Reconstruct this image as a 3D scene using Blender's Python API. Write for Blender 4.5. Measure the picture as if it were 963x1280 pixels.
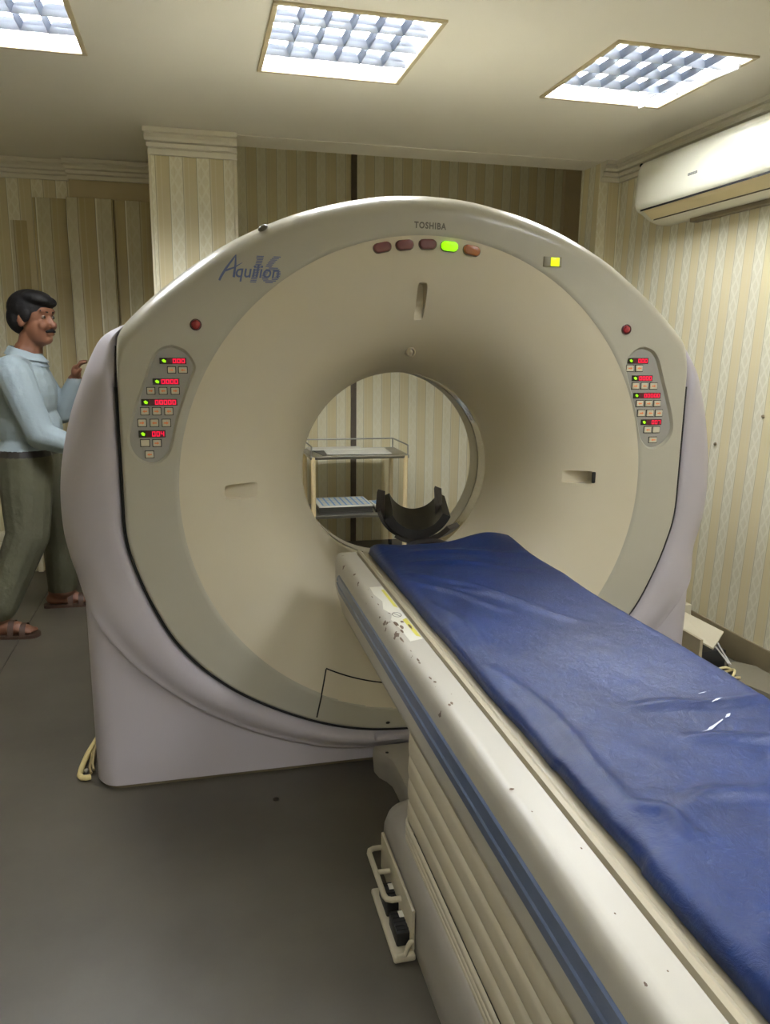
import bpy, bmesh, math, random
from mathutils import Vector, Matrix, noise

random.seed(7)
for o in list(bpy.data.objects):
    bpy.data.objects.remove(o, do_unlink=True)
scene = bpy.context.scene
COL = scene.collection
PI = math.pi

# ------------------------------------------------------------------ camera
CAM_H = 1.44
yaw, pitch, roll = math.radians(13.787), math.radians(11.889), math.radians(-0.650)
cy, sy, cp, sp = math.cos(yaw), math.sin(yaw), math.cos(pitch), math.sin(pitch)
fwd = Vector((sy * cp, cy * cp, -sp))
right0 = Vector((cy, -sy, 0))
down0 = fwd.cross(right0)
cr, sr = math.cos(roll), math.sin(roll)
cam_r = right0 * cr + down0 * sr
cam_d = -right0 * sr + down0 * cr
cam_data = bpy.data.cameras.new('camera')
cam_data.sensor_fit = 'VERTICAL'
cam_data.sensor_height = 24.0
cam_data.lens = 972.8 / 1280.0 * 24.0
cam_data.clip_start = 0.02
cam = bpy.data.objects.new('camera', cam_data)
COL.objects.link(cam)
M = Matrix.Identity(4)
for i in range(3):
    M[i][0] = cam_r[i]; M[i][1] = -cam_d[i]; M[i][2] = -fwd[i]
M[2][3] = CAM_H
cam.matrix_world = M
scene.camera = cam

# ------------------------------------------------------------------ world, exposure
world = bpy.data.worlds.new('world')
scene.world = world
world.use_nodes = True
world.node_tree.nodes['Background'].inputs[0].default_value = (0.6, 0.62, 0.6, 1)
world.node_tree.nodes['Background'].inputs[1].default_value = 0.15
vs = scene.view_settings
vs.view_transform = 'Standard'
vs.look = 'None'
vs.gamma = 1.0
vs.exposure = 1.15
vs.use_curve_mapping = False
scene.cycles.use_denoising = True
scene.cycles.max_bounces = 8
scene.cycles.diffuse_bounces = 5
scene.cycles.glossy_bounces = 4
scene.cycles.sample_clamp_indirect = 6.0
scene.cycles.caustics_reflective = True
scene.cycles.caustics_refractive = False
TUBE_POWER = 64.0

# ------------------------------------------------------------------ materials
def srgb(r, g, b):
    f = lambda c: (c / 255 / 12.92) if c / 255 <= 0.04045 else ((c / 255 + 0.055) / 1.055) ** 2.4
    return (f(r), f(g), f(b), 1.0)

MATS = {}
def mat(name, rgb, rough=0.5, metal=0.0, emit=None, strength=0.0, vary=0.0, vscale=6.0, bump=0.0, bscale=60.0, coat=0.0, spec=0.5):
    if name in MATS:
        return MATS[name]
    m = bpy.data.materials.new(name)
    m.use_nodes = True
    nt = m.node_tree
    b = nt.nodes['Principled BSDF']
    c = srgb(*rgb)
    b.inputs['Base Color'].default_value = c
    b.inputs['Roughness'].default_value = rough
    b.inputs['Metallic'].default_value = metal
    b.inputs['Specular IOR Level'].default_value = spec
    if coat:
        b.inputs['Coat Weight'].default_value = coat
        b.inputs['Coat Roughness'].default_value = 0.12
    if emit:
        b.inputs['Emission Color'].default_value = srgb(*emit)
        b.inputs['Emission Strength'].default_value = strength
    tc = None
    if vary or bump:
        tc = nt.nodes.new('ShaderNodeTexCoord')
    if vary:
        n = nt.nodes.new('ShaderNodeTexNoise')
        n.inputs['Scale'].default_value = vscale
        n.inputs['Detail'].default_value = 5
        nt.links.new(tc.outputs['Object'], n.inputs['Vector'])
        mx = nt.nodes.new('ShaderNodeMix'); mx.data_type = 'RGBA'
        mx.inputs[6].default_value = tuple(max(0, x * (1 - vary)) for x in c[:3]) + (1,)
        mx.inputs[7].default_value = tuple(min(1, x * (1 + vary)) for x in c[:3]) + (1,)
        nt.links.new(n.outputs['Fac'], mx.inputs[0])
        nt.links.new(mx.outputs[2], b.inputs['Base Color'])
    if bump:
        n2 = nt.nodes.new('ShaderNodeTexNoise')
        n2.inputs['Scale'].default_value = bscale
        n2.inputs['Detail'].default_value = 4
        nt.links.new(tc.outputs['Object'], n2.inputs['Vector'])
        bp = nt.nodes.new('ShaderNodeBump')
        bp.inputs['Strength'].default_value = bump
        bp.inputs['Distance'].default_value = 0.004 if bscale > 12 else 0.03
        nt.links.new(n2.outputs['Fac'], bp.inputs['Height'])
        nt.links.new(bp.outputs['Normal'], b.inputs['Normal'])
    MATS[name] = m
    return m

def wallpaper(name, axis, period=0.136, phase=0.0, tan=(206, 193, 152), pale=(222, 215, 187), lattice=0.5, slant=0.0):
    m = bpy.data.materials.new(name); m.use_nodes = True
    nt = m.node_tree; N = nt.nodes; L = nt.links
    b = N['Principled BSDF']; b.inputs['Roughness'].default_value = 0.55
    tc = N.new('ShaderNodeTexCoord'); sx = N.new('ShaderNodeSeparateXYZ')
    L.new(tc.outputs['Object'], sx.inputs[0])
    def math_(op, a, c=None):
        n = N.new('ShaderNodeMath'); n.operation = op
        for k, v in enumerate((a, c)):
            if v is None: continue
            if isinstance(v, (int, float)): n.inputs[k].default_value = v
            else: L.new(v, n.inputs[k])
        return n.outputs[0]
    u = sx.outputs[axis]; v = sx.outputs['Z']
    if slant: u = math_('ADD', u, math_('MULTIPLY', v, slant))
    nz = N.new('ShaderNodeTexNoise'); nz.inputs['Scale'].default_value = 1.5
    L.new(tc.outputs['Object'], nz.inputs['Vector'])
    uu = math_('ADD', u, math_('MULTIPLY', math_('SUBTRACT', nz.outputs['Fac'], 0.5), 0.012))
    p = math_('FRACT', math_('ADD', math_('DIVIDE', uu, period), phase))
    r = N.new('ShaderNodeValToRGB'); e = r.color_ramp.elements
    dark = tuple(int(k * 0.72) for k in tan); lite = (232, 228, 205); mid = tuple(int(0.5 * (a + c)) for a, c in zip(tan, pale))
    stops = [(0.0, tan), (0.12, tan), (0.14, mid), (0.17, tan), (0.425, tan), (0.44, dark), (0.455, lite), (0.485, lite), (0.50, pale),
             (0.60, pale), (0.62, mid), (0.64, pale), (0.915, pale), (0.93, dark), (0.945, mid), (0.985, mid), (1.0, tan)]
    e[0].position = 0.0; e[0].color = srgb(*stops[0][1])
    e[1].position = 1.0; e[1].color = srgb(*stops[-1][1])
    for q, c in stops[1:-1]:
        el = e.new(q); el.color = srgb(*c)
    L.new(p, r.inputs[0])
    # lattice print on the pale band
    k = 2 * PI / period * 3.0
    s1 = math_('SINE', math_('ADD', math_('MULTIPLY', u, k), math_('MULTIPLY', v, k * 0.55)))
    s2 = math_('SINE', math_('SUBTRACT', math_('MULTIPLY', u, k), math_('MULTIPLY', v, k * 0.55)))
    lat = math_('GREATER_THAN', math_('MAXIMUM', s1, s2), 0.72)
    band = math_('MULTIPLY', math_('GREATER_THAN', p, 0.5), math_('LESS_THAN', p, 0.91))
    fac = math_('MULTIPLY', math_('MULTIPLY', lat, band), lattice)
    mx = N.new('ShaderNodeMix'); mx.data_type = 'RGBA'
    L.new(fac, mx.inputs[0]); L.new(r.outputs[0], mx.inputs[6])
    mx.inputs[7].default_value = srgb(236, 232, 212)
    # slight ageing
    n2 = N.new('ShaderNodeTexNoise'); n2.inputs['Scale'].default_value = 2.2; n2.inputs['Detail'].default_value = 6
    L.new(tc.outputs['Object'], n2.inputs['Vector'])
    hv = N.new('ShaderNodeHueSaturation')
    L.new(math_('ADD', math_('MULTIPLY', n2.outputs['Fac'], 0.22), 0.89), hv.inputs['Value'])
    L.new(mx.outputs[2], hv.inputs['Color'])
    L.new(hv.outputs[0], b.inputs['Base Color'])
    bp = N.new('ShaderNodeBump'); bp.inputs['Strength'].default_value = 0.25; bp.inputs['Distance'].default_value = 0.002
    L.new(math_('ADD', fac, math_('MULTIPLY', p, 0.4)), bp.inputs['Height']); L.new(bp.outputs['Normal'], b.inputs['Normal'])
    MATS[name] = m
    return m

m_ceiling = mat('ceiling_paint', (236, 231, 217), 0.75, vary=0.05, vscale=2.0)
m_crown = mat('crown_paint', (222, 216, 198), 0.6, vary=0.05, vscale=8)
m_paper_x = wallpaper('wallpaper_x', 'X')
m_paper_y = wallpaper('wallpaper_y', 'Y', phase=0.1, lattice=0.75, tan=(222, 210, 170), pale=(222, 217, 194), slant=0.042)
m_beige = mat('plain_beige', (192, 176, 138), 0.6, vary=0.05)
m_black = mat('black_gap', (14, 13, 12), 0.6)
m_cream = mat('gantry_cream', (204, 195, 170), 0.38, vary=0.02, vscale=3)
m_olive = mat('gantry_olive', (174, 170, 153), 0.30, vary=0.02, vscale=3, coat=0.25)
m_lav = mat('gantry_lavender', (178, 172, 176), 0.42, vary=0.025, vscale=4)
m_grey_base = mat('couch_grey', (154, 149, 138), 0.45, vary=0.06, vscale=9)
m_steel = mat('steel', (170, 168, 160), 0.3, metal=1.0)
m_white = mat('white_plastic', (226, 224, 212), 0.35)

# ------------------------------------------------------------------ object helpers
def link(name, me, m=None, parent=None):
    o = bpy.data.objects.new(name, me)
    COL.objects.link(o)
    if m is not None:
        for x in (m if isinstance(m, (list, tuple)) else [m]):
            me.materials.append(x)
    if parent is not None:
        o.parent = parent
    return o

def obj(name, bm, m, parent=None, smooth=None):
    me = bpy.data.meshes.new(name)
    bmesh.ops.recalc_face_normals(bm, faces=bm.faces)
    bm.to_mesh(me); bm.free()
    o = link(name, me, m, parent)
    if smooth is not None:
        shade(me, smooth)
    return o

def shade(me, deg):
    me.polygons.foreach_set('use_smooth', [True] * len(me.polygons))
    if deg < 179:
        me.set_sharp_from_angle(angle=math.radians(deg))
    me.update()

def tag(o, label, cat, group=None):
    o['label'] = label; o['category'] = cat
    if group: o['group'] = group
    return o

def empty(name, loc, label, cat, group=None):
    o = bpy.data.objects.new(name, None)
    o.empty_display_size = 0.1
    COL.objects.link(o); o.location = loc
    return tag(o, label, cat, group)

def struct(o):
    o['kind'] = 'structure'
    return o

def wparent(o, root):
    """parent an object built in world coordinates"""
    o.parent = root
    o.matrix_parent_inverse = Matrix.Translation(root.location).inverted()
    return o

def box(bm, x0, x1, y0, y1, z0, z1, bevel=0.0, seg=2, mi=0):
    vs_ = [bm.verts.new((x, y, z)) for z in (z0, z1) for y in (y0, y1) for x in (x0, x1)]
    q = [(0, 2, 3, 1), (4, 5, 7, 6), (0, 1, 5, 4), (2, 6, 7, 3), (0, 4, 6, 2), (1, 3, 7, 5)]
    fs = [bm.faces.new([vs_[i] for i in f]) for f in q]
    for f in fs: f.material_index = mi
    if bevel > 0:
        es = list({e for f in fs for e in f.edges})
        r = bmesh.ops.bevel(bm, geom=es, offset=bevel, segments=seg, affect='EDGES', profile=0.5)
        for f in r['faces']: f.material_index = mi
    return vs_

def new_box(name, dims, m, parent=None, bevel=0.0, seg=2):
    bm = bmesh.new(); box(bm, *dims, bevel=bevel, seg=seg)
    return obj(name, bm, m, parent, 40 if bevel else None)

def prism(bm, prof, org, du, dw, dl, length, s0=None, s1=None, mi=0):
    """extrude a closed 2D profile (u,w) along dl"""
    org, du, dw, dl = Vector(org), Vector(du), Vector(dw), Vector(dl)
    a, b = [], []
    for u, w in prof:
        p = org + du * u + dw * w
        a.append(bm.verts.new(p + dl * (s0(u) if s0 else 0)))
        b.append(bm.verts.new(p + dl * (length + (s1(u) if s1 else 0))))
    n = len(prof)
    for i in range(n):
        bm.faces.new((a[i], a[(i + 1) % n], b[(i + 1) % n], b[i])).material_index = mi
    bm.faces.new(a).material_index = mi
    bm.faces.new(list(reversed(b))).material_index = mi

def tube(bm, pts, r, n=10, closed=False, mi=0, caps=True):
    pts = [Vector(p) for p in pts]
    rings = []
    K = len(pts)
    up0 = None
    for i, p in enumerate(pts):
        if closed: t = pts[(i + 1) % K] - pts[i - 1]
        else: t = pts[min(i + 1, K - 1)] - pts[max(i - 1, 0)]
        t.normalize()
        if up0 is None:
            up0 = Vector((0, 0, 1)) if abs(t.z) < 0.9 else Vector((1, 0, 0))
        a = t.cross(up0)
        if a.length < 1e-6: a = t.cross(Vector((0, 1, 0)))
        a.normalize(); b = a.cross(t); up0 = b
        rr = r[i] if isinstance(r, (list, tuple)) else r
        rings.append([bm.verts.new(p + a * rr * math.cos(2 * PI * k / n) + b * rr * math.sin(2 * PI * k / n)) for k in range(n)])
    for i in range(K if closed else K - 1):
        A, B = rings[i], rings[(i + 1) % K]
        for k in range(n):
            bm.faces.new((A[k], A[(k + 1) % n], B[(k + 1) % n], B[k])).material_index = mi
    if not closed and caps:
        bm.faces.new(rings[0]).material_index = mi
        bm.faces.new(list(reversed(rings[-1]))).material_index = mi

def loft(bm, rings, closed_u=True, cap0=False, cap1=False, mi=0):
    """rings: list of lists of points"""
    R = [[bm.verts.new(p) for p in ring] for ring in rings]
    n = len(R[0])
    for i in range(len(R) - 1):
        for k in range(n if closed_u else n - 1):
            f = bm.faces.new((R[i][k], R[i][(k + 1) % n], R[i + 1][(k + 1) % n], R[i + 1][k]))
            f.material_index = mi(i) if callable(mi) else mi
    if cap0: bm.faces.new(R[0])
    if cap1: bm.faces.new(list(reversed(R[-1])))
    return R

def catmull(pts, sub=8):
    out = []
    n = len(pts)
    for i in range(n - 1):
        p0 = pts[max(i - 1, 0)]; p1 = pts[i]; p2 = pts[i + 1]; p3 = pts[min(i + 2, n - 1)]
        for s in range(sub):
            t = s / sub
            out.append(tuple(0.5 * ((2 * b) + (-a + c) * t + (2 * a - 5 * b + 4 * c - d) * t * t + (-a + 3 * b - 3 * c + d) * t ** 3)
                             for a, b, c, d in zip(p0, p1, p2, p3)))
    out.append(tuple(pts[-1]))
    return out

def lerp_table(tab, x):
    if x <= tab[0][0]: return tab[0][1]
    for (a, va), (b, vb) in zip(tab, tab[1:]):
        if x <= b: return va + (vb - va) * (x - a) / (b - a)
    return tab[-1][1]

def smooth01(a, b, x):
    t = min(1, max(0, (x - a) / (b - a)))
    return t * t * (3 - 2 * t)

# ------------------------------------------------------------------ room
CEIL = 2.5
WR = 2.47      # right wall
YCOL = 4.38    # column plane
YB = 5.65      # recess back wall
YF = -2.0
WL = -2.4
LIGHT_X = [(-0.912, -0.335), (0.288, 0.863), (1.488, 2.055)]
NO_LIGHT = {(0, 1), (1, 1)}
LIGHT_Y = [(2.715, 3.365), (0.60, 1.25), (-1.15, -0.50)]

# floor: two vinyl sheets with a joint, on a slab
m_floor = bpy.data.materials.new('vinyl_floor'); m_floor.use_nodes = True
nt = m_floor.node_tree; b = nt.nodes['Principled BSDF']
tc = nt.nodes.new('ShaderNodeTexCoord')
n1 = nt.nodes.new('ShaderNodeTexNoise'); n1.inputs['Scale'].default_value = 2.5; n1.inputs['Detail'].default_value = 8; n1.inputs['Roughness'].default_value = 0.6
n2 = nt.nodes.new('ShaderNodeTexNoise'); n2.inputs['Scale'].default_value = 220
rp = nt.nodes.new('ShaderNodeValToRGB')
rp.color_ramp.elements[0].position = 0.3; rp.color_ramp.elements[0].color = srgb(72, 67, 57)
rp.color_ramp.elements[1].position = 0.7; rp.color_ramp.elements[1].color = srgb(86, 81, 70)
nt.links.new(tc.outputs['Object'], n1.inputs['Vector']); nt.links.new(tc.outputs['Object'], n2.inputs['Vector'])
nt.links.new(n1.outputs['Fac'], rp.inputs[0]); nt.links.new(rp.outputs[0], b.inputs['Base Color'])
b.inputs['Roughness'].default_value = 0.42
bp = nt.nodes.new('ShaderNodeBump'); bp.inputs['Strength'].default_value = 0.06; bp.inputs['Distance'].default_value = 0.002
nt.links.new(n2.outputs['Fac'], bp.inputs['Height']); nt.links.new(bp.outputs['Normal'], b.inputs['Normal'])
floor = struct(new_box('floor', (WL - 0.1, WR + 0.9, YF - 0.1, YB + 0.2, -0.08, -0.004), m_black))
new_box('vinyl_sheet', (WL, -0.8925, YF, YB, -0.004, 0.0), m_floor, floor)
new_box('vinyl_sheet', (-0.8885, WR + 0.8, YF, YB, -0.004, 0.0), m_floor, floor)

# ceiling with openings for the lights
def slab_with_holes(xs, ys, holes, z0, z1):
    bm = bmesh.new()
    X = sorted(set(xs + [v for h in holes for v in h[:2]])); Y = sorted(set(ys + [v for h in holes for v in h[2:]]))
    for i in range(len(X) - 1):
        for j in range(len(Y) - 1):
            cx, cyy = (X[i] + X[i + 1]) / 2, (Y[j] + Y[j + 1]) / 2
            if any(h[0] < cx < h[1] and h[2] < cyy < h[3] for h in holes): continue
            box(bm, X[i], X[i + 1], Y[j], Y[j + 1], z0, z1)
    bmesh.ops.remove_doubles(bm, verts=bm.verts, dist=1e-5)
    seen = {}
    for f in list(bm.faces):
        k = tuple(sorted(v.index for v in f.verts)) if False else tuple(round(c, 4) for c in f.calc_center_median())
        seen.setdefault(k, []).append(f)
    bmesh.ops.delete(bm, geom=[f for fs in seen.values() if len(fs) > 1 for f in fs], context='FACES')
    return bm
holes = [(a + 0.012, c - 0.012, d + 0.012, e - 0.012) for i, (a, c) in enumerate(LIGHT_X) for j, (d, e) in enumerate(LIGHT_Y) if (i, j) not in NO_LIGHT]
ceil_o = struct(obj('ceiling', slab_with_holes([WL, WR], [YF, 4.35], holes, CEIL, CEIL + 0.08), m_ceiling))
# shallow dropped band along the open edge, then the higher recess
band = new_box('edge_band', (0.262, 2.33, 4.35, 4.575, CEIL - 0.004, CEIL + 0.08), m_ceiling, ceil_o)
b2 = new_box('edge_strip', (WL, 0.262, 4.35, 5.30, CEIL, CEIL + 0.08), m_ceiling, ceil_o)
b3 = new_box('edge_strip', (2.33, WR, 4.35, 4.575, CEIL, CEIL + 0.08), m_ceiling, ceil_o)
new_box('recess_ceiling', (-0.2, WR + 0.9, 4.45, YB + 0.1, 2.95, 3.0), m_ceiling, ceil_o)
new_box('recess_fascia', (-0.2, WR + 0.9, 4.54, 4.575, CEIL + 0.08, 2.95), m_ceiling, ceil_o)

# walls
wr = struct(new_box('wall_right', (WR, WR + 0.12, YF, YCOL + 0.2, 0, CEIL + 0.08), m_paper_y))
struct(new_box('wall_left', (WL - 0.12, WL, YF, 5.4, 0, CEIL + 0.08), m_paper_y))
struct(new_box('wall_front', (WL - 0.12, WR + 0.12, YF - 0.12, YF, 0, CEIL + 0.08), m_paper_x))
m_paper_b = wallpaper('wallpaper_back', 'X', lattice=0.3, tan=(216, 204, 162), pale=(226, 220, 192))
wb = struct(new_box('wall_back', (0.2, WR + 0.9, YB, YB + 0.12, 0, 3.0), m_paper_b))
struct(new_box('wall_recess_right', (WR + 0.62, WR + 0.72, 4.5, YB, 0, 3.0), m_beige))
wbl = struct(new_box('wall_back_left', (WL, -0.62, 5.27, 5.40, 0, CEIL), m_paper_x))
wst = struct(new_box('wall_back_step', (-0.668, -0.12, 5.19, 5.40, 0, CEIL), m_beige))
col = struct(new_box('wall_column', (-0.173, 0.255, YCOL, YB, 0, CEIL + 0.4), m_paper_x))
pil = struct(new_box('wall_pilaster', (2.33, WR + 0.62, YCOL, 4.60, 0, CEIL + 0.4), m_paper_y))
m_paper_pf = wallpaper('wallpaper_pilaster', 'X', phase=0.35)
new_box('front_strip', (2.332, WR, YCOL - 0.002, YCOL, 0, CEIL), m_paper_pf, pil)
m_trim = mat('corner_trim', (222, 214, 186), 0.5)
for x0, x1 in ((-0.180, -0.166), (0.243, 0.262)):
    new_box('corner_bead', (x0, x1, YCOL - 0.006, YCOL + 0.012, 0, CEIL - 0.09), m_trim, col, 0.002)
# dark joint strip and plain post on the recess wall
new_box('joint_strip', (1.118, 1.158, YB - 0.012, YB, 0, 2.95), mat('dark_strip', (92, 82, 68), 0.7, vary=0.3, vscale=12), wb)
new_box('plain_post', (2.71, 2.86, YB - 0.05, YB, 0, 2.95), mat('post_beige', (205, 190, 160), 0.6), wb)
# wallpapered boards on the left part of the back wall
m_board = wallpaper('wallpaper_board', 'X', period=0.17, phase=0.55, lattice=0.1, tan=(186, 170, 126), pale=(196, 188, 154))
m_board2 = wallpaper('wallpaper_board_b', 'X', period=0.19, phase=0.2, lattice=0.1, tan=(178, 160, 114), pale=(198, 190, 158))
new_box('wall_panel', (-0.885, -0.690, 5.235, 5.27, 0.0, 2.29), m_board, wbl, 0.003)
for x0, x1, y0, mm in ((-0.682, -0.425, 5.135, m_board2), (-0.418, -0.176, 5.160, m_board)):
    new_box('wall_panel', (x0, x1, y0, 5.19, 0.0, 2.285), mm, wst, 0.003)
new_box('wall_panel', (-1.02, -0.93, 5.262, 5.27, 0.0, 2.16), m_board2, wbl)
# low ribbed skirting left of the boards
bs = bmesh.new()
prof = [(0, 0), (0.022, 0), (0.022, 0.055), (0.012, 0.060), (0.020, 0.068), (0.020, 0.125), (0.010, 0.130), (0.018, 0.138), (0.018, 0.195), (0.008, 0.2), (0.016, 0.208), (0.016, 0.262), (0, 0.27)]
prism(bs, prof, (WL, 5.27, 0), (0, -1, 0), (0, 0, 1), (1, 0, 0), 1.375)
struct(obj('baseboard_back', bs, m_trim))
struct(new_box('trim_6', (-1.018, -0.985, 5.225, 5.27, 0, 0.45), m_trim, None, 0.004))
# crown mouldings
CP = [(0, 0), (0.076, 0), (0.076, -0.020), (0.056, -0.023), (0.062, -0.040), (0.054, -0.052), (0.030, -0.055), (0.038, -0.058), (0.036, -0.074), (0.018, -0.077), (0.022, -0.082), (0.020, -0.104), (0, -0.104)]
def crown(name, org, out, along, length, s0=None, s1=None, m=m_crown, prof=CP):
    bm = bmesh.new(); prism(bm, prof, org, out, (0, 0, 1), along, length, s0, s1)
    return struct(obj(name, bm, m))
crown('trim_1', (WR, YF, CEIL), (-1, 0, 0), (0, 1, 0), YCOL - YF, None, lambda u: -u)
crown('trim_2', (2.335, YCOL, CEIL), (0, -1, 0), (1, 0, 0), WR - 2.335, None, lambda u: -u)
crown('trim_3', (-0.170, YCOL, CEIL), (0, -1, 0), (1, 0, 0), 0.432, lambda u: -0.40 * u, None, prof=[(u * 0.95, w * 1.14) for u, w in CP])
crown('trim_4', (WL, 5.27, CEIL), (0, -1, 0), (1, 0, 0), -0.668 - WL)
crown('trim_5', (-0.668, 5.19, CEIL - 0.004), (0, -1, 0), (1, 0, 0), 0.50, lambda u: -0.3 * u)
# skirting and wall plugs on the right wall
struct(new_box('baseboard_right', (WR - 0.012, WR, YF, YCOL, 0, 0.13), mat('stone_skirting', (132, 120, 92), 0.45, vary=0.15, vscale=14), None, 0.003))
for y, z in ((2.92, 1.37), (2.99, 1.16), (3.30, 1.00)):
    bm = bmesh.new(); bmesh.ops.create_uvsphere(bm, u_segments=10, v_segments=6, radius=0.008)
    o = obj('wall_plug', bm, mat('plug', (110, 96, 70), 0.6), wr, 60); o.location = (WR - 0.003, y, z)

# ------------------------------------------------------------------ ceiling lights
m_tube = mat('lamp_tube', (255, 255, 255), 0.5, emit=(247, 249, 252), strength=TUBE_POWER)
m_house = mat('lamp_housing', (238, 238, 236), 0.35)
m_louv = mat('lamp_louver', (168, 176, 190), 0.28, metal=1.0)
m_lframe = mat('lamp_frame', (190, 176, 142), 0.45, vary=0.15, vscale=20)

def make_light():
    a, c = LIGHT_X[1]; d, e = LIGHT_Y[0]
    W, D = 0.575, 0.650
    root = empty('ceiling_light', ((a + c) / 2, (d + e) / 2, CEIL), 'x', 'ceiling light')
    w, h = W / 2, D / 2
    bm = bmesh.new()     # frame: four mitred bars just below the ceiling
    t = 0.018
    for x0, x1, y0, y1 in ((-w, w, -h, -h + t), (-w, w, h - t, h), (-w, -w + t, -h + t, h - t), (w - t, w, -h + t, h - t)):
        box(bm, x0, x1, y0, y1, -0.008, 0.004, 0.002, 1)
    obj('frame', bm, m_lframe, root)
    w2, h2 = w - t, h - t
    bm = bmesh.new()     # housing: open tray (top and sides)
    T = 0.070
    v = [bm.verts.new((x, y, z)) for z in (-0.002, T) for (x, y) in ((-w2, -h2), (w2, -h2), (w2, h2), (-w2, h2))]
    for f in ((4, 5, 6, 7), (0, 1, 5, 4), (1, 2, 6, 5), (2, 3, 7, 6), (3, 0, 4, 7)): bm.faces.new([v[i] for i in f])
    obj('housing', bm, m_house, root)
    rows, cols = 4, 6
    rh = 2 * h2 / rows; cw = 2 * w2 / cols
    bm = bmesh.new(); tube(bm, [(-w2 + 0.01, 0, 0), (w2 - 0.01, 0, 0)], 0.013, 12)
    me_t = bpy.data.meshes.new('tube'); bm.to_mesh(me_t); bm.free(); me_t.materials.append(m_tube); shade(me_t, 60)
    bm = bmesh.new()     # long reflector, wedge section along X
    prism(bm, [(-0.001, 0.0), (0.001, 0.0), (0.008, 0.020), (0.016, 0.036), (-0.016, 0.036), (-0.008, 0.020)], (-w2, 0, 0), (0, 1, 0), (0, 0, 1), (1, 0, 0), 2 * w2)
    me_l = bpy.data.meshes.new('reflector_blade'); bmesh.ops.recalc_face_normals(bm, faces=bm.faces); bm.to_mesh(me_l); bm.free(); me_l.materials.append(m_louv)
    bm = bmesh.new()     # short cross blade, wedge section along Y
    prism(bm, [(-0.001, 0.0), (0.001, 0.0), (0.006, 0.014), (0.013, 0.026), (-0.013, 0.026), (-0.006, 0.014)], (0, -rh / 2 + 0.004, 0), (1, 0, 0), (0, 0, 1), (0, 1, 0), rh - 0.008)
    me_c = bpy.data.meshes.new('cross_blade'); bmesh.ops.recalc_face_normals(bm, faces=bm.faces); bm.to_mesh(me_c); bm.free(); me_c.materials.append(m_louv)
    for r in range(rows):
        yc = -h2 + rh * (r + 0.5)
        o = link('tube', me_t, None, root); o.location = (0, yc, 0.040)
        if r:
            o = link('reflector_blade', me_l, None, root); o.location = (0, yc - rh / 2, 0)
        for k in range(1, cols):
            o = link('cross_blade', me_c, None, root); o.location = (-w2 + cw * k, yc, 0)
    return root

def copy_tree(o, parent=None):
    c = o.copy(); COL.objects.link(c); c.parent = parent
    for ch in list(o.children): copy_tree(ch, c)
    return c

light0 = make_light()
LL = {(0, 0): 'louvred fluorescent ceiling light cut off at the top left corner',
      (1, 0): 'louvred fluorescent ceiling light in the middle above the scanner',
      (2, 0): 'louvred fluorescent ceiling light nearest the air conditioner'}
for j, (d, e) in enumerate(LIGHT_Y):
    for i, (a, c) in enumerate(LIGHT_X):
        if (i, j) in NO_LIGHT: continue
        o = light0 if (i, j) == (1, 0) else copy_tree(light0)
        o.location = ((a + c) / 2, (d + e) / 2, CEIL)
        o['label'] = LL.get((i, j), 'louvred fluorescent ceiling light in the %s row, %s' % (('', 'second', 'rearmost')[j], ('left side, added for fill', 'over the couch', 'near the right wall')[i]))  # rear left fixture is out of view, added as frontal fill
        o['group'] = 'louvred ceiling lights' if j == 0 else 'ceiling lights behind the photographer'

# the right-hand fixture has a reflector strip hanging loose
lr = [o for o in bpy.data.objects if o.get('label') == LL[(2, 0)]][0]
bm = bmesh.new(); box(bm, -0.004, 0.004, -0.29, 0.30, -0.018, 0.004, 0.001, 1)
o = obj('loose_strip', bm, m_house, lr); o.location = (0.205, 0.0, -0.012); o.rotation_euler = (0.03, 0.15, 0.10)

# ------------------------------------------------------------------ gantry
GX, GZ = 0.7306, 0.9975
YFRONT = 2.425
gantry = empty('ct_scanner', (GX, 2.9, 0), 'large round cream and grey CT scanner gantry with a central bore', 'scanner')
def G(o): return wparent(o, gantry)

half = [(0, 1.908), (0.12, 1.902), (0.23, 1.884), (0.36, 1.852), (0.50, 1.800), (0.65, 1.722), (0.79, 1.622), (0.885, 1.540), (0.938, 1.475), (0.947, 1.40), (0.948, 1.20), (0.948, 0.98),
        (0.946, 0.875), (0.930, 0.790), (0.885, 0.660), (0.81, 0.512), (0.70, 0.388), (0.56, 0.287), (0.363, 0.193), (0.186, 0.146), (0, 0.131)]
outer_half = [(0.80, 1.60), (0.87, 1.560), (0.935, 1.535), (0.975, 1.505), (1.017, 1.440), (1.066, 1.325), (1.106, 1.214), (1.137, 1.078), (1.148, 0.953), (1.140, 0.825), (1.103, 0.685), (1.042, 0.563),
              (0.952, 0.440), (0.840, 0.334), (0.714, 0.243), (0.568, 0.164), (0.42, 0.109), (0.27, 0.074), (0, 0.055)]
def polar_table(pts):
    d = catmull([(x, z) for x, z in pts], 10)
    return [(math.atan2(x, z - GZ), math.hypot(x, z - GZ)) for x, z in d]     # angle from +z
T_in, T_out = polar_table(half), polar_table(outer_half)
def rc(a): return lerp_table(T_in, abs(a))
def ro(a): return lerp_table(T_out, abs(a))
def gp(a, r, y): return Vector((GX + r * math.sin(a), y, GZ + r * math.cos(a)))
NA = 288
ANG = [-PI + 2 * PI * k / NA for k in range(NA)]

PROF = catmull([(0.36, 2.80), (0.374, 2.74), (0.398, 2.68), (0.43, 2.622), (0.47, 2.568), (0.52, 2.522), (0.58, 2.486), (0.66, 2.456), (0.74, 2.437), (0.79, 2.429)], 4)
def yfun(r):
    return lerp_table(PROF, r) if r < 0.79 else YFRONT

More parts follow.
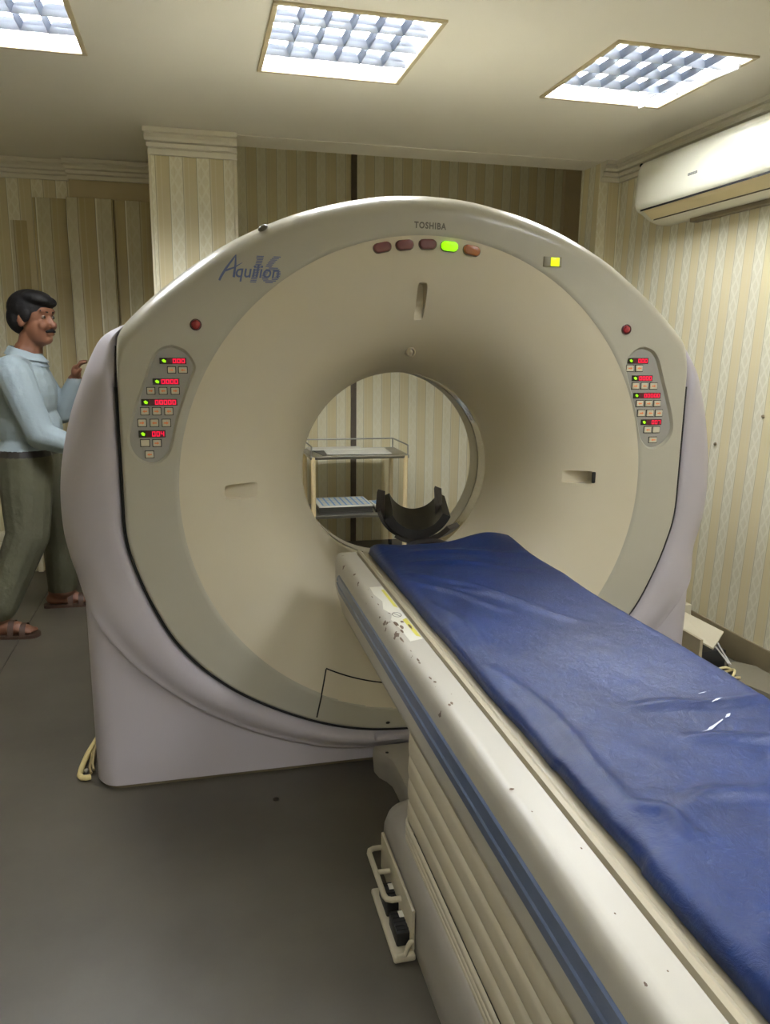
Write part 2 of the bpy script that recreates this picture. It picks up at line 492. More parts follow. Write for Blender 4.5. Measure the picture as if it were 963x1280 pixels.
# funnel
bm = bmesh.new()
loft(bm, [[gp(a, r, y) for a in ANG] for r, y in PROF])
funnel = G(obj('bore_funnel', bm, m_cream, None, 180))
# recessed laser slots cut into the funnel
def wedge_cutter(cx, cz, ang, length, width, depth, y_near, y_far):
    """slot: deep at the outer end, running out towards the bore; long axis along ang (from +z)"""
    bm = bmesh.new()
    n = 8
    rings = []
    for (s, dep) in ((0.0, depth), (0.15, depth), (0.6, depth * 0.62), (1.0, depth * 0.2)):
        pts = []
        for k in range(4 * n):
            t = 2 * PI * k / (4 * n)
            e = 0.32
            cu, su = math.cos(t), math.sin(t)
            pts.append((math.copysign(abs(cu) ** e, cu), math.copysign(abs(su) ** e, su)))
        rings.append((s, dep, pts))
    outer = []
    for lvl in (0, 1):
        ring = []
        for k in range(4 * n):
            t = 2 * PI * k / (4 * n)
            cu, su = math.cos(t), math.sin(t)
            u = math.copysign(abs(cu) ** 0.35, cu) * length / 2
            v = math.copysign(abs(su) ** 0.35, su) * width / 2 * (1 - 0.12 * lvl)
            f = (u / length + 0.5)          # 0 = inner end, 1 = outer end
            y = y_near if lvl == 0 else (y_far + (1 - f) * 0.0)
            ring.append(Vector((cx + u * math.sin(ang) + v * math.cos(ang), y, cz + u * math.cos(ang) - v * math.sin(ang))))
        outer.append(ring)
    loft(bm, outer, True, True, True)
    bmesh.ops.recalc_face_normals(bm, faces=bm.faces)
    me = bpy.data.meshes.new('cut'); bm.to_mesh(me); bm.free()
    return link('cut', me, m_cream)
def cut(target, cutters):
    for c in cutters:
        md = target.modifiers.new('b', 'BOOLEAN'); md.operation = 'DIFFERENCE'; md.object = c; md.solver = 'EXACT'
    dg = bpy.context.evaluated_depsgraph_get()
    me = bpy.data.meshes.new_from_object(target.evaluated_get(dg))
    target.modifiers.clear()
    target.data = me
    for c in cutters: bpy.data.objects.remove(c, do_unlink=True)
cuts = [wedge_cutter(GX - 0.011, GZ + 0.588, 0.0, 0.118, 0.036, 0.03, 2.38, 2.512),
        wedge_cutter(GX - 0.592, GZ - 0.009, -PI / 2, 0.112, 0.055, 0.03, 2.38, 2.508),
        wedge_cutter(GX + 0.580, GZ + 0.003, PI / 2, 0.112, 0.050, 0.03, 2.38, 2.512)]
# give the funnel a back so that the cut is closed
md = funnel.modifiers.new('s', 'SOLIDIFY'); md.thickness = 0.06; md.offset = -1
dg = bpy.context.evaluated_depsgraph_get()
me = bpy.data.meshes.new_from_object(funnel.evaluated_get(dg))
test = me.vertices[0].co.copy()
funnel.modifiers.clear()
# make sure the thickness goes away from the viewer (towards larger radius and +Y)
bm = bmesh.new()
F1 = [[gp(a, r, y) for a in ANG] for r, y in PROF]
F2 = [[gp(a, r + 0.05, y + 0.055) for a in ANG] for r, y in reversed(PROF)]
loft(bm, F1 + F2 + [F1[0]])
bmesh.ops.remove_doubles(bm, verts=bm.verts, dist=1e-5)
bmesh.ops.recalc_face_normals(bm, faces=bm.faces)
funnel.data = bpy.data.meshes.new('bore_funnel'); bm.to_mesh(funnel.data); bm.free()
funnel.data.materials.append(m_cream)
cut(funnel, cuts)
shade(funnel.data, 32)
# dark laser window at the outer end of the right slot
G(new_box('laser_window', (GX + 0.622, GX + 0.636, 2.4555, 2.4620, GZ - 0.016, GZ + 0.024), m_black, None, 0.003))

# bore lining: mirror band, grey band, then rear funnel
bm = bmesh.new(); loft(bm, [[gp(a, 0.3605, 2.800) for a in ANG], [gp(a, 0.356, 2.806) for a in ANG], [gp(a, 0.356, 2.812) for a in ANG]])
G(obj('bore_lip', bm, m_cream, None, 60))
bm = bmesh.new(); loft(bm, [[gp(a, 0.358, y) for a in ANG] for y in (2.812, 2.85, 2.895)])
G(obj('bore_window', bm, mat('mirror_film', (222, 219, 212), 0.10, metal=1.0, bump=0.4, bscale=13), None, 180))
bm = bmesh.new(); loft(bm, [[gp(a, 0.3565, y) for a in ANG] for y in (2.895, 2.94, 2.985)])
G(obj('bore_band', bm, mat('bore_grey', (196, 190, 170), 0.4), None, 180))
rear_prof = [(0.3565, 2.985), (0.38, 3.03), (0.43, 3.09), (0.50, 3.15), (0.60, 3.21), (0.72, 3.27), (0.80, 3.30)]
bm = bmesh.new(); loft(bm, [[gp(a, r, y) for a in ANG] for r, y in rear_prof] + [[gp(a, max(0.81, ro(a) - 0.09), 3.31) for a in ANG]])
G(obj('rear_cover', bm, m_cream, None, 50))

# front cover (olive ring with rolled outer edge)
def roll(a):
    z = GZ + rc(a) * math.cos(a)
    return 0.012 + 0.050 * smooth01(1.36, 1.56, z)
rings = [[gp(a, 0.785, 2.4292) for a in ANG], [gp(a, 0.793, YFRONT + 0.0005) for a in ANG], [gp(a, 0.800, YFRONT) for a in ANG]]
for s in (0.25, 0.5, 0.75):
    rings.append([gp(a, 0.800 + (rc(a) - roll(a) - 0.800) * s, YFRONT) for a in ANG])
for k in range(0, 9):
    t = k / 8 * PI / 2
    rings.append([gp(a, rc(a) - roll(a) * (1 - math.sin(t)), YFRONT + 1.25 * roll(a) * (1 - math.cos(t))) for a in ANG])
rings.append([gp(a, rc(a), YFRONT + 0.13) for a in ANG])
rings.append([gp(a, rc(a) - 0.02, YFRONT + 0.13) for a in ANG])
rings.append([gp(a, 0.83, YFRONT + 0.10) for a in ANG])
bm = bmesh.new(); loft(bm, rings + [rings[0]])
bmesh.ops.remove_doubles(bm, verts=bm.verts, dist=1e-5)
cover = G(obj('front_cover', bm, m_olive))
# top cover behind the rolled edge
A_TOP = [math.radians(-66 + 132 * k / 90) for k in range(91)]
bm = bmesh.new()
loft(bm, [[gp(a, rc(a) - d, y) for a in A_TOP] for d, y in ((0.0, YFRONT + 0.13), (0.002, 2.75), (0.004, 2.95), (0.012, 3.15), (0.03, 3.26), (0.075, 3.31))], closed_u=False)
G(obj('top_cover', bm, m_olive, None, 60))
# lavender side shell: from one shoulder round the bottom to the other
A_SIDE = [math.radians(57) + (2 * PI - 2 * math.radians(57)) * k / 240 for k in range(241)]
def side_ring(a):
    aa = a if a <= PI else a - 2 * PI
    w_ = smooth01(math.radians(59), math.radians(66), abs(aa))
    rec = 0.09 * (1 - smooth01(math.radians(60), math.radians(72), abs(aa)))
    ri = rc(aa) - 0.010 + 0.0185 * w_; rr = max(ri, ri + (ro(aa) - ri) * w_)
    d = rr - ri
    z = GZ + rr * math.cos(aa)
    low = 1 - smooth01(0.56, 0.74, z)            # 1 at the bottom
    yo = 2.565 - 0.100 * low
    pr = [(ri - 0.004, 2.60), (ri, 2.47), (ri + 0.004, 2.446), (ri + 0.03 * min(1, max(d, 0) / 0.1), 2.434 - 0.012 * low), (ri + d * 0.55, 2.452 - 0.030 * low), (ri + d * 0.82, 2.490 - 0.050 * low), (ri + d * 0.96, yo - 0.03 + 0.01 * low),
          (rr, yo), (rr - 0.002, yo + 0.06), (rr - 0.02 - 0.01 * low, yo + 0.20), (rr - 0.045, 2.95), (rr - 0.075, 3.15), (rr - 0.10, 3.28), (rr - 0.14, 3.315)]
    return [gp(aa, r, y + (rec if y < 2.56 else rec * max(0, (2.75 - y) / 0.2))) for r, y in catmull(pr, 3)]
R = [side_ring(a) for a in A_SIDE]
bm = bmesh.new(); loft(bm, R, closed_u=False)
G(obj('side_shell', bm, m_lav, None, 50))
# dark gasket in the joint
bm = bmesh.new()
loft(bm, [[gp(a if a <= PI else a - 2 * PI, rc(a if a <= PI else a - 2 * PI) + d, 2.505) for a in A_SIDE[8:-8]] for d in (-0.004, 0.02)], closed_u=False)
_a = [a if a <= PI else a - 2 * PI for a in A_SIDE[14:-14]]
tube(bm, [gp(a, rc(a) + 0.0045, 2.4405) for a in _a], 0.0052, 6)
G(obj('joint_gasket', bm, m_black))
# pedestal under the shell
path = []
hw, yf0, yb0, rad = 1.092, 2.472, 3.24, 0.07
for k in range(31): path.append((-(hw - rad) + 2 * (hw - rad) * k / 30, yf0))
for k in range(1, 9):
    t = PI / 2 * k / 8; path.append((hw - rad + rad * math.sin(t), yf0 + rad - rad * math.cos(t)))
path.append((hw, 2.9))
for k in range(0, 9):
    t = PI / 2 * k / 8; path.append((hw - rad + rad * math.cos(t), yb0 - rad + rad * math.sin(t)))
for k in range(1, 30): path.append(((hw - rad) - 2 * (hw - rad) * k / 30, yb0))
for k in range(0, 9):
    t = PI / 2 * k / 8; path.append((-(hw - rad) - rad * math.sin(t), yb0 - rad + rad * math.cos(t)))
path.append((-hw, 2.9))
for k in range(0, 8):
    t = PI / 2 * k / 8; path.append((-hw + rad - rad * math.cos(t), yf0 + rad - rad * math.sin(t)))
lowz = [(x, z) for x, z in catmull(outer_half[7:], 6)]
lowz = sorted(lowz)
def ztop(x): return lerp_table([(0.0, 0.10), (1.02, 0.60)], abs(x)) if False else (min(0.78, lerp_table(lowz, abs(x)) + 0.05) if abs(x) < 1.06 else 0.90)
bm = bmesh.new()
loft(bm, [[(GX + x * 0.992, y, 0.012) for x, y in path], [(GX + x, y, 0.022) for x, y in path]] + [[(GX + x, y, 0.022 + (ztop(x) - 0.022) * s) for x, y in path] for s in (0.33, 0.66, 1)], cap1=False)
G(obj('pedestal', bm, m_lav, None, 45))
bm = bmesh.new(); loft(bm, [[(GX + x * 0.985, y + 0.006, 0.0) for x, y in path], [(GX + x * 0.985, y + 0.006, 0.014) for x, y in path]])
G(obj('pedestal_foot', bm, mat('foot_brown', (96, 86, 62), 0.8, vary=0.3, vscale=20)))  # mottled dull brown strip along the pedestal foot
# small moulded bumper at the bottom of the shell, beside the couch bridge
G(new_box('bumper', (GX - 0.165, GX + 0.165, 2.406, 2.46, 0.098, 0.124), m_lav, None, 0.012, 3))

# service hatch on the lower front cover
def surf(x, z, off=0.0):
    r = math.hypot(x, z)
    return Vector((GX + x, yfun(r) - off, GZ + z))
bm = bmesh.new()
NX, NR = 36, 48
top_r = 0.703
def hatch_pt(i, j):
    f = i / NX
    t = j / NR
    a_top = math.pi + math.radians(28) * (1 - 2 * f)
    xt, zt = top_r * math.sin(a_top), top_r * math.cos(a_top)
    xb = -0.366 * (1 - 2 * f) * -1
    xb = 0.366 * (2 * f - 1)
    # bottom follows the seam
    lo = 0.01
    ab = math.atan2(xb, -0.8)
    rb = rc(ab) - 0.016
    zb = -math.sqrt(max(rb * rb - xb * xb, 0.01))
    xt = -xt if False else xt
    return xt, zt, xb, zb, t
grid = []
for i in range(NX + 1):
    rowv = []
    for j in range(NR + 1):
        xt, zt, xb, zb, t = hatch_pt(i, j)
        if xt * xb < 0: xt = -xt
        x = xt + (xb - xt) * t; z = zt + (zb - zt) * t
        rowv.append((x, z))
    grid.append(rowv)
V = [[bm.verts.new(surf(x, z, 0.0022)) for x, z in rowv] for rowv in grid]
for i in range(NX):
    for j in range(NR):
        f = bm.faces.new((V[i][j], V[i + 1][j], V[i + 1][j + 1], V[i][j + 1]))
        c = f.calc_center_median(); f.material_index = 0 if math.hypot(c.x - GX, c.z - GZ) < 0.788 else 1
hatch = G(obj('service_hatch', bm, [m_cream, m_olive], None, 40))
edge = [grid[0][j] for j in range(NR, -1, -1)] + [grid[i][0] for i in range(1, NX + 1)] + [grid[NX][j] for j in range(1, NR + 1)]
bm = bmesh.new(); tube(bm, [surf(x, z, 0.0018) for x, z in edge], 0.0026, 6)
o = obj('hatch_joint', bm, m_black); o.parent = hatch
bm = bmesh.new()
bmesh.ops.create_uvsphere(bm, u_segments=12, v_segments=6, radius=0.009)
o = obj('hatch_hole', bm, m_black, hatch, 60); o.location = Vector((GX - 0.117, YFRONT - 0.001, GZ - 0.833)); o.scale = (1, 0.3, 0.6)  # flat black dot paints the dark inside of a small oval hole

# indicator lamps
def pill(name, cx, cz, w, h, rot, y, m, t=0.012, parent=None):
    bm = bmesh.new()
    ring = []
    for k in range(24):
        a = 2 * PI * k / 24
        px = (w - h) / 2 * (1 if math.cos(a) >= 0 else -1) + h / 2 * math.cos(a)
        pz = h / 2 * math.sin(a)
        ring.append((px, pz))
    levels = [(1.0, 0.01), (1.0, -t * 0.6), (0.93, -t * 0.9), (0.75, -t)]
    c_, s_ = math.cos(rot), math.sin(rot)
    loft(bm, [[(cx + (px * s) * c_ - (pz * s) * s_, y + dy, cz + px * s * s_ + pz * s * c_) for px, pz in ring] for s, dy in levels], True, False, True)
    return obj(name, bm, m, parent, 60)
m_pr = mat('lamp_red_off', (112, 62, 62), 0.25, coat=0.3)
m_pg = mat('lamp_green_on', (120, 220, 20), 0.3, emit=(150, 255, 0), strength=0.5)
m_po = mat('lamp_amber_off', (158, 92, 48), 0.25, coat=0.3)
for (x, z), m in zip(((-0.152, 0.745), (-0.081, 0.755), (-0.007, 0.760), (0.064, 0.756), (0.138, 0.747)), (m_pr, m_pr, m_pr, m_pg, m_po)):
    rot = -math.atan2(x, z)
    lamp = G(pill('indicator_lamp', GX + x, GZ + z, 0.055, 0.029, rot, 2.434, m, 0.010))
    lamp['label'] = {m_pr: 'unlit dark red pill lamp', m_pg: 'lit green pill lamp', m_po: 'unlit amber pill lamp'}[m]
    o = pill('lamp_surround', GX + x, GZ + z, 0.060, 0.034, rot, 2.434, mat('lamp_rim', (90, 80, 66), 0.5), 0.003); o.parent = lamp
# emergency stop buttons
m_stop = mat('stop_red', (150, 42, 44), 0.25, coat=0.4)
for x, z in ((-0.717, 0.504), (0.694, 0.513)):
    bm = bmesh.new()
    prof_ = [(0.017, YFRONT + 0.004), (0.017, YFRONT - 0.005), (0.014, YFRONT - 0.006), (0.0135, YFRONT - 0.003), (0.0125, YFRONT - 0.006), (0.010, YFRONT - 0.010), (0.005, YFRONT - 0.0125), (0.001, YFRONT - 0.013)]
    loft(bm, [[(GX + x + r * math.sin(t), y, GZ + z + r * math.cos(t)) for t in [2 * PI * k / 24 for k in range(24)]] for r, y in prof_], True, False, True, mi=lambda i: 1 if i < 3 else 0)
    G(obj('stop_button', bm, [m_stop, mat('stop_rim', (70, 24, 24), 0.4)], None, 50))
# yellow status light in a shallow frame
o = G(new_box('status_window', (GX + 0.380, GX + 0.444, YFRONT - 0.004, YFRONT + 0.004, GZ + 0.705, GZ + 0.737), mat('status_grey', (140, 134, 112), 0.4), None, 0.002))
new_box('status_lens', (GX + 0.404, GX + 0.434, YFRONT - 0.0075, YFRONT - 0.003, GZ + 0.7075, GZ + 0.7345), mat('status_yellow', (220, 225, 20), 0.3, emit=(225, 255, 10), strength=0.4), o, 0.002)
# alignment camera lens and edge plug
bm = bmesh.new()
loft(bm, [[(GX - 0.008 + r * math.sin(t), y, GZ + 0.431 + r * math.cos(t)) for t in [2 * PI * k / 20 for k in range(20)]] for r, y in ((0.016, 2.63), (0.016, 2.598), (0.011, 2.596), (0.010, 2.606), (0.006, 2.602), (0.001, 2.601))], True, False, True)
G(obj('lens_port', bm, mat('lens_beige', (168, 156, 128), 0.3), None, 50))
bm = bmesh.new(); bmesh.ops.create_uvsphere(bm, u_segments=14, v_segments=8, radius=0.016)
o = G(obj('edge_plug', bm, mat('plug_grey', (112, 106, 88), 0.4), None, 60))
o.location = Vector((GX - 0.512, YFRONT + 0.030, GZ + 0.788)); o.scale = (1, 0.9, 0.55); o.rotation_euler = (0, -0.5, 0)

# control panels
LD = [[-0.8251, 0.4073, -0.7484, 0.3894], [-0.8475, 0.3471, -0.7709, 0.3285], [-0.8828, 0.2866, -0.7796, 0.2672], [-0.8951, 0.1931, -0.8176, 0.1722]]
LB = [[-0.8036, 0.3813, -0.7801, 0.3628], [-0.7717, 0.3815, -0.7464, 0.3629], [-0.8654, 0.3208, -0.8422, 0.3005], [-0.8306, 0.3207, -0.8073, 0.3004], [-0.7963, 0.3207, -0.772, 0.3003], [-0.8864, 0.2616, -0.8619, 0.2394], [-0.8523, 0.2614, -0.8278, 0.2391], [-0.8173, 0.2611, -0.7931, 0.2388], [-0.8958, 0.2272, -0.8712, 0.2048], [-0.861, 0.2268, -0.8361, 0.2043], [-0.8265, 0.2265, -0.8014, 0.2039], [-0.8914, 0.166, -0.865, 0.1448], [-0.8563, 0.1654, -0.8312, 0.1442], [-0.8794, 0.1316, -0.8544, 0.1102]]
RD = [[0.714, 0.4188, 0.7925, 0.4005], [0.735, 0.3601, 0.8142, 0.3412], [0.7455, 0.301, 0.8507, 0.2823], [0.7825, 0.2089, 0.8632, 0.1894]]
RB = [[0.7106, 0.3953, 0.7392, 0.3734], [0.7455, 0.3955, 0.7733, 0.3735], [0.7371, 0.3354, 0.7642, 0.3131], [0.7713, 0.3354, 0.7986, 0.3131], [0.8056, 0.3354, 0.835, 0.313], [0.7586, 0.2747, 0.7858, 0.2536], [0.7923, 0.2745, 0.8205, 0.2534], [0.8266, 0.2744, 0.8542, 0.2532], [0.7668, 0.2424, 0.7961, 0.2195], [0.8014, 0.2422, 0.8291, 0.2192], [0.8362, 0.2419, 0.8641, 0.2189], [0.7968, 0.1837, 0.8252, 0.162], [0.8306, 0.1833, 0.8585, 0.1615], [0.8192, 0.1473, 0.8506, 0.127]]
LO = [(-0.787, 0.443), (-0.754, 0.431), (-0.731, 0.403), (-0.724, 0.375), (-0.74, 0.338), (-0.76, 0.284), (-0.782, 0.221), (-0.797, 0.157), (-0.811, 0.122), (-0.837, 0.097), (-0.865, 0.091), (-0.898, 0.105), (-0.92, 0.134), (-0.926, 0.172), (-0.916, 0.216), (-0.898, 0.273), (-0.874, 0.335), (-0.85, 0.396), (-0.833, 0.424), (-0.812, 0.438)]
RO = [(0.77, 0.455), (0.803, 0.443), (0.828, 0.412), (0.847, 0.361), (0.871, 0.297), (0.892, 0.238), (0.904, 0.189), (0.9, 0.153), (0.877, 0.123), (0.841, 0.107), (0.811, 0.111), (0.783, 0.141), (0.77, 0.181), (0.757, 0.233), (0.737, 0.291), (0.714, 0.354), (0.706, 0.389), (0.712, 0.417), (0.728, 0.439), (0.748, 0.452)]
m_plate = mat('panel_grey', (152, 150, 142), 0.35)
m_btn = mat('button_grey', (204, 197, 172), 0.4)
m_arrow = mat('button_print', (238, 140, 84), 0.5)
m_led_bg = mat('display_black', (18, 16, 14), 0.25)
m_led_dim = mat('display_dim', (86, 22, 34), 0.3)
m_led_red = mat('display_red', (200, 10, 50), 0.4, emit=(255, 0, 70), strength=0.42)
m_led_grn = mat('display_green', (120, 190, 10), 0.4, emit=(170, 255, 0), strength=0.35)
SEG = {'0': 'abcdef', '1': 'bc', '2': 'abged', '3': 'abgcd', '4': 'fgbc', '5': 'afgcd', '7': 'abc', '8': 'abcdefg'}
def quad(bm, x0, x1, z0, z1, y, mi):
    f = bm.faces.new([bm.verts.new(p) for p in ((x0, y, z0), (x1, y, z0), (x1, y, z1), (x0, y, z1))]); f.material_index = mi
def digit(bm, ch, x, z, w, h, y, mi):
    t = w * 0.26
    S = {'a': (0, w, h - t, h), 'g': (0, w, h / 2 - t / 2, h / 2 + t / 2), 'd': (0, w, 0, t), 'f': (0, t, h / 2, h), 'e': (0, t, 0, h / 2), 'b': (w - t, w, h / 2, h), 'c': (w - t, w, 0, h / 2)}
    for s in SEG[ch]:
        a, b_, c, d = S[s]; quad(bm, x + a, x + b_, z + c, z + d, y, mi)
def poly(bm, pts, y, mi):
    f = bm.faces.new([bm.verts.new((x, y, z)) for x, z in pts]); f.material_index = mi

CUTS = []
def control_panel(name, outline, disp, btns, label, texts):
    pts = catmull(outline + [outline[0]], 4)[:-1]
    cx = sum(p[0] for p in pts) / len(pts); cz = sum(p[1] for p in pts) / len(pts)
    n = len(pts)
    nor = []
    for i in range(n):
        tx = pts[(i + 1) % n][0] - pts[i - 1][0]; tz = pts[(i + 1) % n][1] - pts[i - 1][1]
        l = math.hypot(tx, tz); nx, nz = tz / l, -tx / l
        if nx * (pts[i][0] - cx) + nz * (pts[i][1] - cz) < 0: nx, nz = -nx, -nz
        nor.append((nx, nz))
    def off(d, y): return [(GX + p[0] + q[0] * d, y, GZ + p[1] + q[1] * d) for p, q in zip(pts, nor)]
    DEEP = 0.011
    bm = bmesh.new()
    ring = [bm.verts.new(v) for v in off(-0.004, YFRONT + DEEP - 0.0006)]
    bm.faces.new(ring)
    plate = G(obj(name, bm, m_plate)); plate['label'] = label
    bm = bmesh.new()      # cutter for the dished recess
    loft(bm, [off(0.012, YFRONT - 0.010), off(0.0015, YFRONT + 0.0005), off(-0.0055, YFRONT + DEEP)], True, True, True)
    bmesh.ops.recalc_face_normals(bm, faces=bm.faces)
    cme = bpy.data.meshes.new('cut'); bm.to_mesh(cme); bm.free()
    CUTS.append(link('cut', cme, m_olive))
    yp = YFRONT + DEEP - 0.0006
    for k, (bx0, bz1, bx1, bz0) in enumerate(btns):
        bm = bmesh.new()
        x0, x1, z0, z1 = GX + bx0 + 0.001, GX + bx1 - 0.001, GZ + bz0 + 0.001, GZ + bz1 - 0.001
        box(bm, x0 - 0.002, x1 + 0.002, yp - 0.0012, yp, z0 - 0.002, z1 + 0.002, 0, 1, 2)
        box(bm, x0, x1, yp - 0.0045, yp - 0.001, z0, z1, 0.0012, 1, 0)
        w, h = x1 - x0, z1 - z0; mx_, mz_ = (x0 + x1) / 2, (z0 + z1) / 2; ya = yp - 0.0048
        if k != (11 if bx0 < 0 else 12):
            sgn = -1 if k % 2 else 1
            poly(bm, [(mx_ - sgn * w * 0.30, mz_ - h * 0.10), (mx_ + sgn * w * 0.02, mz_ - h * 0.10), (mx_ + sgn * w * 0.02, mz_ - h * 0.24), (mx_ + sgn * w * 0.30, mz_), (mx_ + sgn * w * 0.02, mz_ + h * 0.24), (mx_ + sgn * w * 0.02, mz_ + h * 0.10), (mx_ - sgn * w * 0.30, mz_ + h * 0.10)], ya, 1)
        obj('button', bm, [m_btn, m_arrow, m_black], plate)
    for (bx0, bz1, bx1, bz0), tx in zip(disp, texts):
        bm = bmesh.new()
        x0, x1, z0, z1 = GX + bx0, GX + bx1, GZ + bz0, GZ + bz1
        box(bm, x0, x1, yp - 0.003, yp, z0, z1, 0.0006, 1, 0)
        y = yp - 0.0034; h = z1 - z0; w = x1 - x0
        # green pictogram: little gantry and arrow
        ix = x0 + 0.006
        poly(bm, [(ix, z0 + h * 0.62), (ix + 0.006, z0 + h * 0.80), (ix + 0.013, z0 + h * 0.55), (ix + 0.011, z0 + h * 0.22), (ix + 0.004, z0 + h * 0.28)], y, 2)
        dw = 0.0125
        quad(bm, x0 + 0.021, x1 - 0.0015, z0 + 0.0015, z1 - 0.0015, y + 0.0002, 3)
        for q, ch in enumerate(reversed(tx)):
            digit(bm, ch, x1 - 0.003 - (q + 1) * dw + 0.0015, z0 + h * 0.14, dw * 0.80, h * 0.72, y, 1)
        obj('display', bm, [m_led_bg, m_led_red, m_led_grn, m_led_dim], plate)
    return plate
control_panel('control_panel', LO, LD, LB, 'grey control panel with red digits on the scanner\'s left', ['000', '0000', '00000', '004'])
control_panel('control_panel', RO, RD, RB, 'grey control panel with red digits on the scanner\'s right', ['000', '0000', '00000', '007'])

cut(cover, CUTS)
shade(cover.data, 30)
# lettering
def text_mesh(s, size, shear=0.0, space=1.0, bold=0.0):
    c = bpy.data.curves.new('t', 'FONT'); c.body = s; c.size = size; c.shear = shear; c.space_character = space; c.offset = bold; c.resolution_u = 3
    o = bpy.data.objects.new('t', c); COL.objects.link(o)
    dg = bpy.context.evaluated_depsgraph_get(); dg.update()
    me = bpy.data.meshes.new_from_object(o.evaluated_get(dg))
    bpy.data.objects.remove(o, do_unlink=True)
    return me
def place_text(name, s, x0, z0, width, y, m, parent, rot=0.0, height=None, **kw):
    me = text_mesh(s, 1.0, **kw)
    xs = [v.co.x for v in me.vertices]; ys = [v.co.y for v in me.vertices]
    k = width / (max(xs) - min(xs)); kz = height / (max(ys) - min(ys)) if height else k
    c_, s_ = math.cos(rot), math.sin(rot)
    for v in me.vertices:
        u = (v.co.x - min(xs)) * k; w = (v.co.y - min(ys)) * kz
        v.co = Vector((x0 + u * c_ - w * s_, y, z0 + u * s_ + w * c_))
    o = link(name, me, m); 
    return G(o) if parent is None else o
m_ink = mat('print_dark', (86, 82, 72), 0.5)
m_blue_ink = mat('print_blue', (96, 108, 148), 0.5)
m_blue_ink2 = mat('print_blue_light', (104, 116, 156), 0.5)
place_text('brand_lettering', 'TOSHIBA', GX - 0.054, GZ + 0.804, 0.103, YFRONT - 0.0012, m_ink, None, rot=-0.015, bold=0.035, space=1.18, height=0.020)
# model lettering: a tall slanted A with a swash, then the rest
place_text('model_lettering', 'quilion', GX - 0.597, GZ + 0.630, 0.128, YFRONT - 0.0016, m_blue_ink, None, shear=0.22, bold=0.012, height=0.050)
bm = bmesh.new()
ya = YFRONT - 0.0016
Ax, Az = GX - 0.645, GZ + 0.632
def strip(pts, w):
    for i in range(len(pts) - 1):
        (x0, z0), (x1, z1) = pts[i], pts[i + 1]
        dx, dz = x1 - x0, z1 - z0; l = math.hypot(dx, dz); nx, nz = -dz / l, dx / l
        w0, w1 = w[i], w[i + 1]
        poly(bm, [(x0 + nx * w0, z0 + nz * w0), (x0 - nx * w0, z0 - nz * w0), (x1 - nx * w1, z1 - nz * w1), (x1 + nx * w1, z1 + nz * w1)], ya, 0)
strip([(Ax, Az), (Ax + 0.006, Az + 0.012), (Ax + 0.020, Az + 0.034), (Ax + 0.040, Az + 0.060), (Ax + 0.051, Az + 0.074)], [0.0030, 0.0034, 0.0032, 0.0024, 0.0012])
strip([(Ax + 0.050, Az + 0.073), (Ax + 0.048, Az + 0.045), (Ax + 0.042, Az + 0.010)], [0.0016, 0.0030, 0.0036])
strip([(Ax + 0.018, Az + 0.028), (Ax + 0.045, Az + 0.038), (Ax + 0.068, Az + 0.052)], [0.0030, 0.0020, 0.0006])
G(obj('model_initial', bm, m_blue_ink))
# the striped number 16
bm = bmesh.new()
Nx, Nz, H16 = GX - 0.560, GZ + 0.628, 0.078
ys_ = YFRONT - 0.0012
rows = 17
for r in range(rows):
    z = (r + 0.15) / rows; z2 = (r + 0.80) / rows
    sh = 0.026 * z
    def bar(a, b_): quad(bm, Nx + a + sh, Nx + b_ + sh, Nz + z * H16, Nz + z2 * H16, ys_, 0)
    bar(0.004 if z < 0.86 else 0.001, 0.022)                     # 1
    zc = (z + z2) / 2                                            # 6
    R1, cz6 = 0.30, 0.30
    if abs(zc - cz6) < R1:
        hw_ = 0.027 * math.sqrt(1 - ((zc - cz6) / R1) ** 2)
        hi = 0.014 * math.sqrt(max(0, 1 - ((zc - cz6) / (R1 * 0.55)) ** 2))
        if hi > 0: bar(0.060 - hw_, 0.060 - hi); bar(0.060 + hi, 0.060 + hw_)
        else: bar(0.060 - hw_, 0.060 + hw_)
    elif zc > cz6:
        t = (zc - 0.45) / 0.55
        bar(0.034 + 0.018 * t * t, 0.052 + 0.022 * t * t)
G(obj('model_number', bm, m_blue_ink2))

# ------------------------------------------------------------------ couch
couch = empty('patient_couch', (0.73, 1.2, 0), 'cream CT patient couch with blue-grey side inlay running into the scanner', 'couch')
def Cc(o): return wparent(o, couch)
ZT = 0.80
TIP, TAIL = 2.375, -0.35
# rail material with chipped paint along the outer edge
m_rail = bpy.data.materials.new('rail_cream'); m_rail.use_nodes = True
nt = m_rail.node_tree; b = nt.nodes['Principled BSDF']; b.inputs['Roughness'].default_value = 0.38
tc = nt.nodes.new('ShaderNodeTexCoord'); sx = nt.nodes.new('ShaderNodeSeparateXYZ'); nt.links.new(tc.outputs['Object'], sx.inputs[0])
nz = nt.nodes.new('ShaderNodeTexNoise'); nz.inputs['Scale'].default_value = 42; nz.inputs['Detail'].default_value = 4
mp = nt.nodes.new('ShaderNodeMapping'); mp.inputs['Scale'].default_value = (1, 0.8, 1); nt.links.new(tc.outputs['Object'], mp.inputs[0]); nt.links.new(mp.outputs[0], nz.inputs['Vector'])
nzb = nt.nodes.new('ShaderNodeTexNoise'); nzb.inputs['Scale'].default_value = 7; nt.links.new(tc.outputs['Object'], nzb.inputs['Vector'])
def nmath(op, a, c):
    n = nt.nodes.new('ShaderNodeMath'); n.operation = op
    for k, v in enumerate((a, c)):
        if isinstance(v, (int, float)): n.inputs[k].default_value = v
        else: nt.links.new(v, n.inputs[k])
    return n.outputs[0]
edge_d = nmath('ADD', nmath('ABSOLUTE', nmath('SUBTRACT', sx.outputs['X'], 0.432), 0), nmath('ABSOLUTE', nmath('SUBTRACT', sx.outputs['Z'], 0.792), 0))
